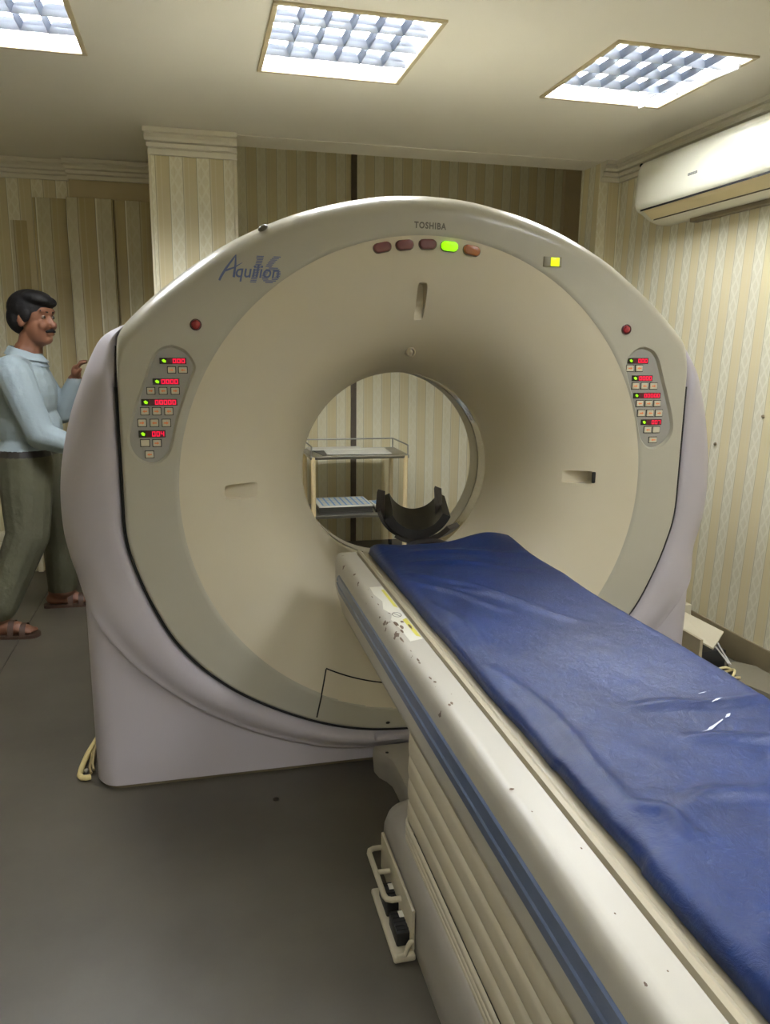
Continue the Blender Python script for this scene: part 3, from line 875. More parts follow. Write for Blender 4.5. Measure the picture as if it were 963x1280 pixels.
wear_y = nmath('MULTIPLY', nmath('LESS_THAN', sx.outputs['Y'], 2.33), nmath('GREATER_THAN', sx.outputs['Y'], 1.25))
thr = nmath('ADD', nmath('MULTIPLY', edge_d, 4.0), nmath('SUBTRACT', 0.70, nmath('MULTIPLY', wear_y, 0.10)))
thr = nmath('SUBTRACT', thr, nmath('MULTIPLY', nmath('SUBTRACT', nzb.outputs['Fac'], 0.5), 0.45))
chip = nmath('GREATER_THAN', nz.outputs['Fac'], thr)
mx = nt.nodes.new('ShaderNodeMix'); mx.data_type = 'RGBA'; nt.links.new(chip, mx.inputs[0])
mx.inputs[6].default_value = srgb(184, 180, 167); mx.inputs[7].default_value = srgb(92, 72, 54)
nt.links.new(mx.outputs[2], b.inputs['Base Color'])

def rail(sign):
    xc = 0.7275
    fx = lambda x: x if sign < 0 else 2 * xc - x
    prof = [(0.455, 0.630), (0.428, 0.630), (0.423, 0.636), (0.421, 0.65), (0.421, 0.760), (0.421, 0.774), (0.4225, 0.786), (0.427, 0.7955), (0.434, 0.800), (0.440, 0.801), (0.447, 0.801), (0.483, 0.801), (0.486, 0.797), (0.486, 0.76), (0.455, 0.75)]
    rings = []
    # rounded tip: the section shrinks in height from below towards the end
    for y, f, dz in ((TIP, 0.0, -0.012), (TIP - 0.004, 0.0, -0.004), (TIP - 0.012, 0.0, 0.0), (TIP - 0.04, 0.0, 0), (TIP - 0.12, 0.0, 0), (1.5, 0, 0), (TAIL, 0, 0)):
        zmin = 0.632 + (0.055 if y > TIP - 0.02 else (0.040 if y > TIP - 0.06 else 0.0))
        ring = []
        for x, z in prof:
            zz = max(z, zmin) if z < 0.70 else z
            if y > TIP - 0.008: zz = 0.72 + (zz - 0.72) * (0.90 if y >= TIP else 0.97)
            ring.append((fx(x), y, zz))
        rings.append(ring)
    bm = bmesh.new(); loft(bm, rings, True, True, True)
    r = Cc(obj('side_rail', bm, m_rail, None, 50))
    # blue-grey inlay strip with a rounded end
    bm = bmesh.new()
    xs = [(0.4215, 0.684), (0.4190, 0.686), (0.4180, 0.696), (0.4170, 0.706), (0.4195, 0.710), (0.4192, 0.732), (0.4175, 0.740), (0.4215, 0.745)]
    rr = []
    zc_ = 0.714
    for y, s in ((2.335, 0.15), (2.331, 0.5), (2.322, 0.8), (2.305, 1.0), (2.0, 1.0), (TAIL, 1.0)):
        rr.append([(fx(x), y, zc_ + (z - zc_) * s) for x, z in xs])
    loft(bm, rr, True, True, True)
    o = obj('rail_inlay', bm, mat('inlay_blue', (92, 106, 134), 0.35, vary=0.05, coat=0.2), None, 25)
    o.parent = r
    return r
rail_l = rail(-1); rail_r = rail(1)
# table top tray between the rails with a lip
bm = bmesh.new()
loft(bm, [[(x, y, z) for x, z in ((0.493, 0.76), (0.493, 0.800), (0.4995, 0.803), (0.506, 0.800), (0.508, 0.794), (0.512, 0.796), (0.520, 0.796), (0.6, 0.782), (0.73, 0.776), (0.86, 0.782), (0.935, 0.796), (0.943, 0.796), (0.947, 0.794), (0.949, 0.80), (0.956, 0.803), (0.962, 0.80), (0.962, 0.76))] for y in (TIP + 0.005, TIP - 0.02, 1.0, TAIL)], True, True, True)
Cc(obj('table_top', bm, mat('tray_cream', (182, 173, 148), 0.4), None, 40))
bm = bmesh.new()
loft(bm, [[(x, y, z) for x, z in ((0.44, 0.66), (0.44, 0.752), (1.015, 0.752), (1.015, 0.66))] for y in (TIP - 0.05, TAIL)], True, True, True)
Cc(obj('table_frame', bm, mat('frame_dark', (60, 56, 50), 0.6)))
# bellows: stacked convolutions round a rounded-rectangle footprint
def rrect(x0, x1, y0, y1, r, z, n=8):
    pts = []
    for cx, cyy, a0 in ((x1 - r, y1 - r, 0), (x0 + r, y1 - r, PI / 2), (x0 + r, y0 + r, PI), (x1 - r, y0 + r, 1.5 * PI)):
        for k in range(n + 1):
            t = a0 + PI / 2 * k / n
            pts.append((cx + r * math.cos(t), cyy + r * math.sin(t), z))
    return pts
m_bel = mat('bellows_cream', (194, 186, 162), 0.6, vary=0.04, vscale=5)
def fold(zb, zt, outb, bulge, n=8):
    rings = []
    for k in range(n + 1):
        t = k / n
        d = outb + bulge * (math.sin(PI * t) ** 0.28 - 1)
        rings.append(rrect(0.500 - d, 0.955 + d, -0.25 - d, 1.80 + d, 0.075 + d, zb + (zt - zb) * t))
    return rings
bellows = None
zs = [0.17, 0.187, 0.204, 0.222, 0.242, 0.300, 0.362, 0.424, 0.486, 0.548, 0.61, 0.662]
broot = None
for i in range(len(zs) - 1):
    bm = bmesh.new()
    loft(bm, fold(zs[i], zs[i + 1], 0.006 if i > 3 else 0.010, 0.009 if i > 3 else 0.007))
    o = Cc(obj('bellows_fold', bm, m_bel, None, 60))
# base cover on the floor
bm = bmesh.new()
xs0, xs1, y0b, y1b = 0.468, 0.987, -0.3, 1.985
loft(bm, [rrect(xs0 + i_, xs1 - i_, y0b + i_, y1b - i_ * yk, 0.10, z) for i_, yk, z in ((0.006, 1, 0.0), (0.0, 1, 0.012), (0.0, 1.0, 0.06), (0.002, 6.0, 0.13), (0.006, 5.0, 0.165), (0.014, 4.5, 0.185), (0.022, 4.6, 0.193), (0.034, 3.9, 0.195), (0.035, 3.9, 0.15))])
Cc(obj('base_cover', bm, m_grey_base, None, 32))
bm = bmesh.new(); loft(bm, [rrect(0.495, 0.96, -0.26, 1.86, 0.08, 0.16), rrect(0.6, 0.86, -0.1, 1.7, 0.05, 0.161)])
Cc(obj('base_well', bm, m_black))
# low bridge between the couch base and the gantry
bm = bmesh.new()
def bridge_ring(z, ins):
    left = [(0.556, 2.405), (0.556, 2.388), (0.564, 2.352), (0.582, 2.322), (0.594, 2.290), (0.596, 2.240), (0.596, 1.90)]
    L = [(x + ins, y - (ins if y > 2.40 else 0), z) for x, y in left]
    return L + [(2 * 0.7275 - x, y, zz) for x, y, zz in reversed(L)]
loft(bm, [bridge_ring(0.0, 0.004), bridge_ring(0.06, 0.0), bridge_ring(0.086, 0.001), bridge_ring(0.094, 0.005), bridge_ring(0.096, 0.011)], True, False, True)
Cc(obj('bridge_cover', bm, m_grey_base, None, 28))
bm = bmesh.new(); bmesh.ops.create_uvsphere(bm, u_segments=10, v_segments=6, radius=0.006)
o = Cc(obj('screw', bm, m_black, None, 60)); o.location = Vector((0.592, 2.345, 0.096)); o.scale = (1, 1, 0.3)
# warning label on the rail, with yellow strips and a no-entry pictogram
bm = bmesh.new()
zl = 0.8018
def flat(pts, z, mi):
    f = bm.faces.new([bm.verts.new((x, y, z)) for x, y in pts]); f.material_index = mi
flat([(0.446, 1.985), (0.480, 1.985), (0.480, 1.585), (0.448, 1.575), (0.446, 1.66), (0.440, 1.72), (0.452, 1.76), (0.440, 1.80), (0.452, 1.86), (0.443, 1.92)], zl, 0)
flat([(0.471, 1.955), (0.479, 1.955), (0.479, 1.800), (0.471, 1.815)], zl + 0.0004, 1)
flat([(0.467, 1.715), (0.479, 1.725), (0.479, 1.595), (0.470, 1.605)], zl + 0.0004, 1)
for k in range(20):
    a, c = 2 * PI * k / 20, 2 * PI * (k + 1) / 20
    flat([(0.4625 + r * math.cos(t), 1.752 + 1.6 * r * math.sin(t)) for t, r in ((a, 0.0115), (c, 0.0115), (c, 0.0098), (a, 0.0098))], zl + 0.0005, 2)
flat([(0.4565, 1.764), (0.458, 1.766), (0.4685, 1.740), (0.467, 1.738)], zl + 0.0005, 2)
for k, (x, y, w, h) in enumerate(((0.444, 1.69, 0.014, 0.030), (0.452, 1.665, 0.010, 0.03), (0.462, 1.70, 0.010, 0.014), (0.446, 1.64, 0.008, 0.020), (0.472, 1.665, 0.008, 0.03))):
    flat([(x + w * 0.5 * math.cos(t) * random.uniform(0.6, 1.1), y + h * 0.6 * math.sin(t) * random.uniform(0.6, 1.2)) for t in [2 * PI * q / 9 for q in range(9)]], zl + 0.0007, 3)
o = obj('warning_label', bm, [mat('label_white', (222, 220, 206), 0.5), mat('label_yellow', (214, 206, 84), 0.5), m_ink, mat('chip_brown', (98, 78, 58), 0.7)]); o.parent = rail_l
# paint chips and scratches on the outer rail edge
bm = bmesh.new()
def chip(x, y, w, h):
    flat([(x + w * math.cos(t) * random.uniform(0.5, 1.1), y + h * math.sin(t) * random.uniform(0.5, 1.1)) for t in [2 * PI * q / 8 for q in range(8)]], ZT + 0.0019, 0)
for x, y, w, h in ((0.432, 1.588, 0.003, 0.022), (0.436, 1.47, 0.003, 0.010), (0.434, 1.455, 0.004, 0.006), (0.434, 1.52, 0.002, 0.005), (0.434, 1.376, 0.003, 0.008), (0.437, 1.357, 0.004, 0.005), (0.440, 1.262, 0.003, 0.008), (0.434, 1.255, 0.003, 0.006),
                   (0.436, 0.970, 0.005, 0.003), (0.442, 0.91, 0.0014, 0.002), (0.471, 0.819, 0.0016, 0.003), (0.452, 0.70, 0.0015, 0.002), (0.462, 0.61, 0.0012, 0.002), (0.434, 1.90, 0.002, 0.010), (0.436, 1.84, 0.002, 0.008)):
    chip(x, y, w, h)
o = obj('paint_chips', bm, MATS['chip_brown']); o.parent = rail_l; o['kind'] = 'stuff'

# ------------------------------------------------------------------ blue mattress
m_pad = bpy.data.materials.new('blue_vinyl'); m_pad.use_nodes = True
nt = m_pad.node_tree; b = nt.nodes['Principled BSDF']
tc = nt.nodes.new('ShaderNodeTexCoord')
n1 = nt.nodes.new('ShaderNodeTexNoise'); n1.inputs['Scale'].default_value = 5; n1.inputs['Detail'].default_value = 6
n2 = nt.nodes.new('ShaderNodeTexNoise'); n2.inputs['Scale'].default_value = 120; n2.inputs['Detail'].default_value = 6
n3 = nt.nodes.new('ShaderNodeTexNoise'); n3.inputs['Scale'].default_value = 26; n3.inputs['Detail'].default_value = 8; n3.inputs['Roughness'].default_value = 0.7; n3.inputs['Distortion'].default_value = 1.5
for n in (n1, n2, n3): nt.links.new(tc.outputs['Object'], n.inputs['Vector'])
rp = nt.nodes.new('ShaderNodeValToRGB')
rp.color_ramp.elements[0].position = 0.3; rp.color_ramp.elements[0].color = srgb(14, 32, 74)
rp.color_ramp.elements[1].position = 0.75; rp.color_ramp.elements[1].color = srgb(19, 44, 98)
nt.links.new(n1.outputs['Fac'], rp.inputs[0]); nt.links.new(rp.outputs[0], b.inputs['Base Color'])
b.inputs['Roughness'].default_value = 0.38
b.inputs['Specular IOR Level'].default_value = 0.34
ad = nt.nodes.new('ShaderNodeMath'); ad.operation = 'MULTIPLY_ADD'; ad.inputs[1].default_value = 0.35
nt.links.new(n2.outputs['Fac'], ad.inputs[0]); nt.links.new(n3.outputs['Fac'], ad.inputs[2])
bp = nt.nodes.new('ShaderNodeBump'); bp.inputs['Strength'].default_value = 0.30; bp.inputs['Distance'].default_value = 0.006
nt.links.new(ad.outputs[0], bp.inputs['Height']); nt.links.new(bp.outputs['Normal'], b.inputs['Normal'])

PY0, PY1 = -0.30, 2.325
def crease(x, y, x0, y0, x1, y1, w, h):
    dx, dy = x1 - x0, y1 - y0; l2 = dx * dx + dy * dy
    t = ((x - x0) * dx + (y - y0) * dy) / l2
    if t < 0 or t > 1: return 0.0
    d = ((x - x0) * dy - (y - y0) * dx) / math.sqrt(l2) + 0.010 * math.sin(7 * t + x0 * 9)
    return h * math.sin(PI * t) ** 0.7 * math.exp(-(d / w) ** 2)
CREASES = [(0.56, 2.02, 0.82, 1.62, 0.014, 0.010), (0.60, 1.90, 0.86, 1.52, 0.016, 0.008), (0.54, 1.93, 0.72, 1.62, 0.012, 0.009), (0.58, 2.12, 0.95, 1.96, 0.02, 0.008), (0.60, 2.22, 0.98, 2.12, 0.02, 0.007),
           (0.70, 1.12, 0.99, 1.10, 0.014, 0.010), (0.74, 1.00, 0.99, 0.97, 0.012, 0.010), (0.555, 1.35, 0.575, 0.80, 0.012, 0.008), (0.57, 0.86, 0.62, 0.76, 0.012, 0.010), (0.62, 0.83, 0.80, 0.86, 0.016, 0.010), (0.80, 0.86, 0.98, 0.75, 0.018, 0.010),
           (0.55, 1.75, 0.575, 1.35, 0.012, 0.006), (0.66, 0.70, 0.9, 0.55, 0.03, 0.006)]
def pad_h(x, y, u):
    h = 0.006 * noise.noise(Vector((x * 6, y * 2.6, 1.3))) + 0.0012 * noise.noise(Vector((x * 15 + y * 6, y * 9, 4.0))) + 0.0005 * noise.noise(Vector((x * 34, y * 26, 8.0)))
    for c in CREASES: h += crease(x, y, *c)
    # end hump near the gantry, higher on the right
    h += 0.030 * math.exp(-((x - 0.90) / 0.10) ** 2 - ((y - 2.30) / 0.10) ** 2) + 0.010 * math.exp(-((x - 0.55) / 0.06) ** 2 - ((y - 2.30) / 0.08) ** 2)
    return h
NXp, NYp = 72, 300
rows_ = []
for j in range(NYp + 1):
    v = j / NYp; y = PY0 + (PY1 - PY0) * v
    xl = 0.5165 + 0.004 * noise.noise(Vector((0.0, y * 5, 0))) + (0.004 if 0.75 < y < 1.0 else 0)
    xr = 0.999 + 0.005 * noise.noise(Vector((3.0, y * 6, 0)))
    ring = []
    edge_y = min(1, (PY1 - y) / 0.035); fy = math.sqrt(max(0.0, 1 - (1 - edge_y) ** 2)) if edge_y < 1 else 1
    for i in range(NXp + 1):
        u = i / NXp
        x = xl + (xr - xl) * u
        e = min(u, 1 - u) * (xr - xl) / 0.028
        fx_ = math.sqrt(max(0.0, 1 - (1 - min(1, e)) ** 2))
        top = 0.806 + (0.026 + pad_h(x, y, u)) * min(fx_, fy) 
        ring.append((x, y, top))
    # underside
    for i in range(NXp, -1, -6):
        u = i / NXp
        x = xl + 0.004 + (xr - xl - 0.008) * u
        ring.append((x, y, 0.8035))
    rows_.append(ring)
bm = bmesh.new(); loft(bm, rows_, True, True, True)
pad = obj('couch_mattress', bm, m_pad, None, 180)
tag(pad, 'wrinkled blue vinyl mattress lying on the patient couch', 'mattress')
# white scuffs where the vinyl is torn
bm = bmesh.new()
def zpad(x, y): 
    return 0.8342 + pad_h(x, y, 0.5)
def scuff(x0, y0, x1, y1, w):
    n = 7; P = []
    for k in range(n + 1):
        t = k / n; x = x0 + (x1 - x0) * t; y = y0 + (y1 - y0) * t; ww = w * math.sin(PI * (0.1 + 0.8 * t)) * random.uniform(0.5, 1.2)
        P.append((bm.verts.new((x, y + ww, zpad(x, y + ww))), bm.verts.new((x, y - ww, zpad(x, y - ww)))))
    for a, c in zip(P, P[1:]): bm.faces.new((a[0], c[0], c[1], a[1]))
scuff(0.784, 1.010, 0.850, 1.046, 0.0035); scuff(0.858, 1.050, 0.876, 1.061, 0.0035); scuff(0.863, 1.094, 0.888, 1.100, 0.0018); scuff(0.868, 1.139, 0.886, 1.141, 0.0012)
o = obj('torn_spots', bm, mat('scuff_white', (214, 218, 228), 0.7)); o.parent = pad; o['kind'] = 'stuff'

# ------------------------------------------------------------------ head holder
hh = empty('head_holder', (0.74, 2.42, 0.80), 'black padded head holder cup at the tip of the couch', 'head holder')
m_shell = mat('holder_shell', (46, 41, 36), 0.38, vary=0.08)
m_foam = mat('holder_foam', (15, 14, 13), 0.42, bump=0.1, bscale=40)
def trough(y0, y1, zc0, zc1, r0, r1, a0, a1, thick, xc=0.712, wav=0.0, flat_top=0.0):
    bm = bmesh.new()
    ny, na = 14, 28
    def P(i, k, dr):
        t = i / ny; y = y0 + (y1 - y0) * t; zc_ = zc0 + (zc1 - zc0) * t; r = r0 + (r1 - r0) * t + dr
        s = k / na
        aa0 = a0 + wav * math.sin(5 * t); aa = aa0 + (a1 - aa0) * s
        x = xc + r * math.sin(aa) + 0.05 * t; z = zc_ - r * math.cos(aa)
        return (x, y, z)
    rings = []
    for i in range(ny + 1):
        rings.append([P(i, k, 0) for k in range(na + 1)] + [P(i, k, -thick) for k in range(na, -1, -1)])
    loft(bm, rings, True, True, True)
    return bm
# carrier tongue and collar on the couch tip
bm = bmesh.new()
def ell(cx, y, rx, rz, cz, n=24): return [(cx + rx * math.cos(2 * PI * k / n), y, cz + rz * math.sin(2 * PI * k / n)) for k in range(n)]
loft(bm, [ell(0.745, 2.384, 0.086, 0.020, 0.797), ell(0.745, 2.395, 0.083, 0.022, 0.797), ell(0.742, 2.41, 0.076, 0.022, 0.796), ell(0.742, 2.43, 0.072, 0.022, 0.795)], True, True, True)
wparent(obj('carrier_tongue', bm, m_shell, None, 60), hh)
wparent(obj('collar', trough(2.432, 2.475, 0.948, 0.950, 0.150, 0.150, -0.62, 0.80, 0.018, 0.716), m_shell, None, 60), hh)
wparent(obj('outer_shell', trough(2.45, 2.66, 0.945, 0.962, 0.136, 0.140, -1.30, 1.05, 0.010, 0.706), m_shell, None, 60), hh)
wparent(obj('foam_liner', trough(2.424, 2.655, 0.944, 0.972, 0.126, 0.129, -1.12, 1.12, 0.030, 0.708, wav=0.05), m_foam, None, 60), hh)
# flat side wings
def wing(pts, thick, name):
    bm = bmesh.new()
    a = [bm.verts.new(p) for p in pts]; b_ = [bm.verts.new((p[0] + thick[0], p[1] + thick[1], p[2] + thick[2])) for p in pts]
    n = len(pts)
    bm.faces.new(a); bm.faces.new(list(reversed(b_)))
    for i in range(n): bm.faces.new((a[i], a[(i + 1) % n], b_[(i + 1) % n], b_[i]))
    wparent(obj(name, bm, m_shell), hh)
wing([(0.574, 2.475, 0.905), (0.579, 2.475, 0.972), (0.583, 2.478, 0.980), (0.612, 2.505, 0.968), (0.610, 2.505, 0.890)], (0.004, 0.006, 0), 'side_wing')
wing([(0.792, 2.50, 0.875), (0.783, 2.495, 0.975), (0.786, 2.495, 0.982), (0.817, 2.52, 0.968), (0.826, 2.525, 0.870)], (0.003, 0.006, 0), 'side_wing')

# ------------------------------------------------------------------ foot pedal
fp = empty('foot_pedal_unit', (0.46, 1.68, 0), 'beige foot pedal unit with guard loop beside the couch base', 'foot pedal')
def Fp(o): return wparent(o, fp)
m_ped = mat('pedal_beige', (186, 178, 154), 0.5, vary=0.12, vscale=25)
Fp(new_box('base_plate', (0.412, 0.4665, 1.535, 1.79, 0.004, 0.022), m_ped, None, 0.006, 3))
Fp(new_box('mount_plate', (0.458, 0.4668, 1.55, 1.87, 0.02, 0.13), m_ped, None, 0.003, 2))
bm = bmesh.new()
def loop(y0, y1, z):
    return [(0.464, y0, z), (0.435, y0, z), (0.424, y0 + 0.006, z), (0.420, y0 + 0.018, z), (0.420, (y0 + y1) / 2, z), (0.420, y1 - 0.018, z), (0.424, y1 - 0.006, z), (0.435, y1, z), (0.464, y1, z)]
tube(bm, loop(1.655, 1.865, 0.085), 0.0075, 10)
tube(bm, [(0.420, 1.765, 0.085), (0.464, 1.765, 0.085)], 0.007, 10)
Fp(obj('guard_loop', bm, m_ped, None, 60))
bm = bmesh.new(); tube(bm, [(0.418, 1.541, 0.02), (0.440, 1.541, 0.022), (0.447, 1.541, 0.045), (0.452, 1.541, 0.055), (0.460, 1.541, 0.055)], 0.006, 8)
Fp(obj('end_bracket', bm, m_ped, None, 60))
for y0, y1 in ((1.672, 1.755), (1.568, 1.648)):
    p_ = Fp(new_box('pedal', (0.426, 0.462, y0, y1, 0.022, 0.060), mat('pedal_black', (22, 21, 20), 0.55), None, 0.004))
    bm = bmesh.new()
    for k in range(5): box(bm, 0.428, 0.460, y0 + 0.010 + k * 0.014, y0 + 0.014 + k * 0.014, 0.0595, 0.0620)
    o = obj('tread', bm, MATS['pedal_black']); o.parent = p_
    o = new_box('sticker', (0.446, 0.461, y0 + 0.050, y0 + 0.072, 0.0620, 0.0630), MATS['label_white']); o.parent = p_

# cream cable frame on the floor, left of the pedestal
cf = empty('cable_cover', (-0.41, 2.62, 0), 'yellowed cream loop-shaped cable cover on the floor beside the scanner pedestal', 'cable cover')
bm = bmesh.new()
tube(bm, [(-0.390, 2.86, 0.012), (-0.400, 2.80, 0.013), (-0.417, 2.70, 0.014), (-0.424, 2.62, 0.014), (-0.424, 2.565, 0.014), (-0.414, 2.548, 0.014), (-0.400, 2.545, 0.014), (-0.388, 2.55, 0.013)], 0.010, 8)
wparent(obj('cable_rim', bm, mat('old_cream', (206, 188, 128), 0.5, vary=0.15, vscale=18), None, 60), cf)
bm = bmesh.new()
for dx, z in ((0.0, 0.010), (0.010, 0.022)):
    tube(bm, [(-0.400 + dx, 2.84, z), (-0.402 + dx, 2.72, z), (-0.398 + dx, 2.62, z), (-0.390 + dx, 2.58, z)], 0.005, 6)
wparent(obj('cable', bm, mat('cable_tan', (150, 134, 92), 0.6), None, 60), cf)
bm = bmesh.new(); bmesh.ops.create_uvsphere(bm, u_segments=10, v_segments=6, radius=0.010)
o = wparent(obj('cable_plug', bm, m_steel, None, 60), cf); o.location = Vector((-0.405, 2.585, 0.016))
# dropped screw on the floor
bm = bmesh.new(); loft(bm, [[(0.21 + r * math.cos(t), 2.30 + r * math.sin(t), z) for t in [2 * PI * k / 10 for k in range(10)]] for r, z in ((0.010, 0.0), (0.010, 0.003), (0.005, 0.006))], True, True, True)
tag(obj('floor_screw', bm, mat('dark_metal', (62, 56, 46), 0.5, metal=0.6), None, 40), 'small dark screw fixing on the floor in front of the pedestal', 'screw')

# ------------------------------------------------------------------ air conditioner
ac = empty('air_conditioner', (2.36, 3.30, 2.23), 'white wall-mounted split air conditioner under the crown moulding', 'air conditioner')
m_ac = mat('ac_white', (232, 229, 208), 0.28, coat=0.3)
y0a, y1a = 2.72, 3.865
prof = [(0.0, 2.395), (-0.10, 2.397), (-0.165, 2.388), (-0.192, 2.370), (-0.206, 2.33), (-0.212, 2.26), (-0.212, 2.20), (-0.205, 2.165), (-0.19, 2.145)]
bm = bmesh.new()
full = prof + [(-0.17, 2.135), (-0.12, 2.105), (-0.06, 2.085), (0.0, 2.085)]
def acr(y, s, cz=2.24): return [(WR - 0.004 + x * s, y, cz + (z - cz) * (0.5 + 0.5 * s)) for x, z in catmull(full, 3)]
loft(bm, [acr(y0a, 0.86), acr(y0a + 0.008, 0.96), acr(y0a + 0.03, 1), acr(y1a - 0.05, 1), acr(y1a - 0.02, 0.985), acr(y1a - 0.006, 0.95), acr(y1a, 0.88)], True, True, True)
wparent(obj('housing', bm, m_ac, None, 50), ac)
bm = bmesh.new()   # outlet slot, flap and lower grille strip
prism(bm, [(0, 0), (0.001, 0), (0.001, 0.010), (0, 0.010)], (WR - 0.004 - 0.1945, y0a + 0.03, 2.1415), (-1, 0, 0), (0, 0, 1), (0, 1, 0), y1a - y0a - 0.085)
wparent(obj('outlet_slot', bm, m_black), ac)
bm = bmesh.new()
prism(bm, [(0.0, 0.0), (0.003, 0.003), (-0.046, 0.031 - 0.066), (-0.050, -0.036)], (WR - 0.004 - 0.190, y0a + 0.035, 2.138), (-1, 0, 0), (0, 0, 1), (0, 1, 0), y1a - y0a - 0.115)
wparent(obj('flap', bm, mat('ac_flap', (222, 206, 160), 0.4), None, 40), ac)
bm = bmesh.new()
prism(bm, [(0, 0), (0.004, -0.002), (0.003, -0.006), (0, -0.006)], (WR - 0.004 - 0.128, y0a + 0.035, 2.1045), (-1, 0, 0), (0, 0, 1), (0, 1, 0), y1a - y0a - 0.115)
wparent(obj('flap_joint', bm, mat('ac_joint', (96, 86, 64), 0.6)), ac)
wparent(new_box('wall_bracket', (WR - 0.05, WR - 0.004, y0a + 0.03, 3.60, 2.066, 2.088), mat('bracket_dark', (120, 110, 86), 0.6), None, 0.004), ac)
o = wparent(new_box('badge', (WR - 0.2175, WR - 0.2155, 3.325, 3.395, 2.232, 2.243), mat('badge_grey', (70, 70, 66), 0.4), None), ac)
bm = bmesh.new()
for k in range(6):
    box(bm, WR - 0.2182, WR - 0.2174, 3.330 + k * 0.0105, 3.337 + k * 0.0105, 2.2342, 2.2408)
q = obj('badge_letters', bm, mat('badge_silver', (150, 150, 142), 0.4)); q.parent = o
bm = bmesh.new(); bmesh.ops.create_uvsphere(bm, u_segments=10, v_segments=6, radius=0.012)
o = wparent(obj('side_clip', bm, m_black, None, 60), ac); o.location = Vector((WR - 0.185, 3.853, 2.372)); o.scale = (1, 0.5, 1)

# ------------------------------------------------------------------ trolley seen through the bore
tr = empty('steel_trolley', (1.08, 5.28, 0), 'steel two-shelf trolley with cream legs behind the scanner bore', 'trolley')
def Tr(o): return wparent(o, tr)
m_leg = mat('trolley_cream', (226, 206, 158), 0.45)
tx0, tx1, ty0, ty1 = 0.728, 1.405, 5.05, 5.48
for z in (0.735, 0.335):
    Tr(new_box('shelf', (tx0, tx1, ty0, ty1, z - 0.022, z), m_steel, None, 0.003))
for x, y in ((tx0 + 0.022, ty0 + 0.012), (tx1 - 0.022, ty0 + 0.012), (tx0 + 0.022, ty1 - 0.012), (tx1 - 0.022, ty1 - 0.012)):
    bm = bmesh.new(); tube(bm, [(x, y, 0.05), (x, y, 0.73)], 0.016, 12); leg = Tr(obj('leg', bm, m_leg, None, 60))
    bm = bmesh.new(); tube(bm, [(x - 0.010, y, 0.026), (x + 0.010, y, 0.026)], 0.026, 14); c = obj('caster', bm, mat('caster_black', (30, 28, 26), 0.6), None, 60); c.parent = leg
bm = bmesh.new()
rz = 0.80
tube(bm, [(tx0 + 0.01, ty0 + 0.006, 0.735), (tx0 + 0.01, ty0 + 0.006, rz), (tx0 + 0.01, ty1 - 0.006, rz), (tx0 + 0.01, ty1 - 0.006, 0.735)], 0.005, 8)
tube(bm, [(tx1 - 0.01, ty0 + 0.006, 0.735), (tx1 - 0.01, ty0 + 0.006, rz), (tx1 - 0.01, ty1 - 0.006, rz), (tx1 - 0.01, ty1 - 0.006, 0.735)], 0.005, 8)
tube(bm, [(tx0 + 0.01, ty1 - 0.006, rz), (tx1 - 0.01, ty1 - 0.006, rz)], 0.005, 8)
Tr(obj('guard_rail', bm, m_steel, None, 60))
# papers and film envelopes
m_sheet = mat('paper', (226, 224, 212), 0.7)
def sheet(name, x0, x1, y0, y1, z, rot, m, label, cat, group=None, t=0.004, parts=None):
    cx, cyy = (x0 + x1) / 2, (y0 + y1) / 2
    bm = bmesh.new(); box(bm, x0 - cx, x1 - cx, y0 - cyy, y1 - cyy, 0, t)
    o = obj(name, bm, m); o.location = (cx, cyy, z); o.rotation_euler = (0, 0, rot)
    tag(o, label, cat, group)
    return o
sheet('film_sheet', 0.80, 1.20, 5.12, 5.40, 0.7352, 0.12, mat('film_dark', (58, 56, 50), 0.3), 'dark film sheet under the papers on the trolley top shelf', 'film')
sheet('paper_sheet', 0.86, 1.30, 5.10, 5.40, 0.7394, -0.06, m_sheet, 'large white paper lying topmost on the trolley top shelf', 'paper')
sheet('paper_sheet', 0.76, 1.14, 5.30, 5.46, 0.7436, 0.05, m_sheet, 'white paper at the back edge of the trolley top shelf', 'paper')
# film stack with blue print on the lower shelf
def film_stack(x0, x1, y0, y1, z, rot, n, label):
    st = empty('film_packet', ((x0 + x1) / 2, (y0 + y1) / 2, z), label, 'film packet', 'film packets on the lower trolley shelf')
    st.rotation_euler = (0, 0, rot)
    w, d = (x1 - x0) / 2, (y1 - y0) / 2
    zz = 0
    for k in range(n):
        j = random.uniform(-0.008, 0.008)
        bm = bmesh.new(); box(bm, -w + j, w + j, -d, d, zz, zz + 0.0085); obj('packet', bm, mat('film_dark', (58, 56, 50), 0.3) if k < n - 1 else m_sheet, st); zz += 0.009
    bm = bmesh.new()
    for k in range(9):
        x = -w + 0.02 + k * (2 * w - 0.05) / 8
        flat_ = [(x, -d + 0.02), (x + 0.012, -d + 0.02), (x + 0.012, d - 0.02), (x, d - 0.02)]
        bm.faces.new([bm.verts.new((a, c, zz + 0.0008)) for a, c in flat_])
    for k in range(4):
        y = -d + 0.03 + k * (2 * d - 0.07) / 3
        bm.faces.new([bm.verts.new((a, c, zz + 0.0010)) for a, c in ((-w + 0.02, y), (w - 0.02, y), (w - 0.02, y + 0.006), (-w + 0.02, y + 0.006))])
    obj('print', bm, mat('film_blue_print', (120, 168, 210), 0.5), st)
film_stack(0.80, 1.17, 5.10, 5.42, 0.3352, 0.0, 6, 'tall stack of film packets with blue print on lower trolley shelf')
film_stack(1.20, 1.37, 5.10, 5.40, 0.3352, 0.03, 3, 'short stack of blue printed film packets at right on lower trolley shelf')

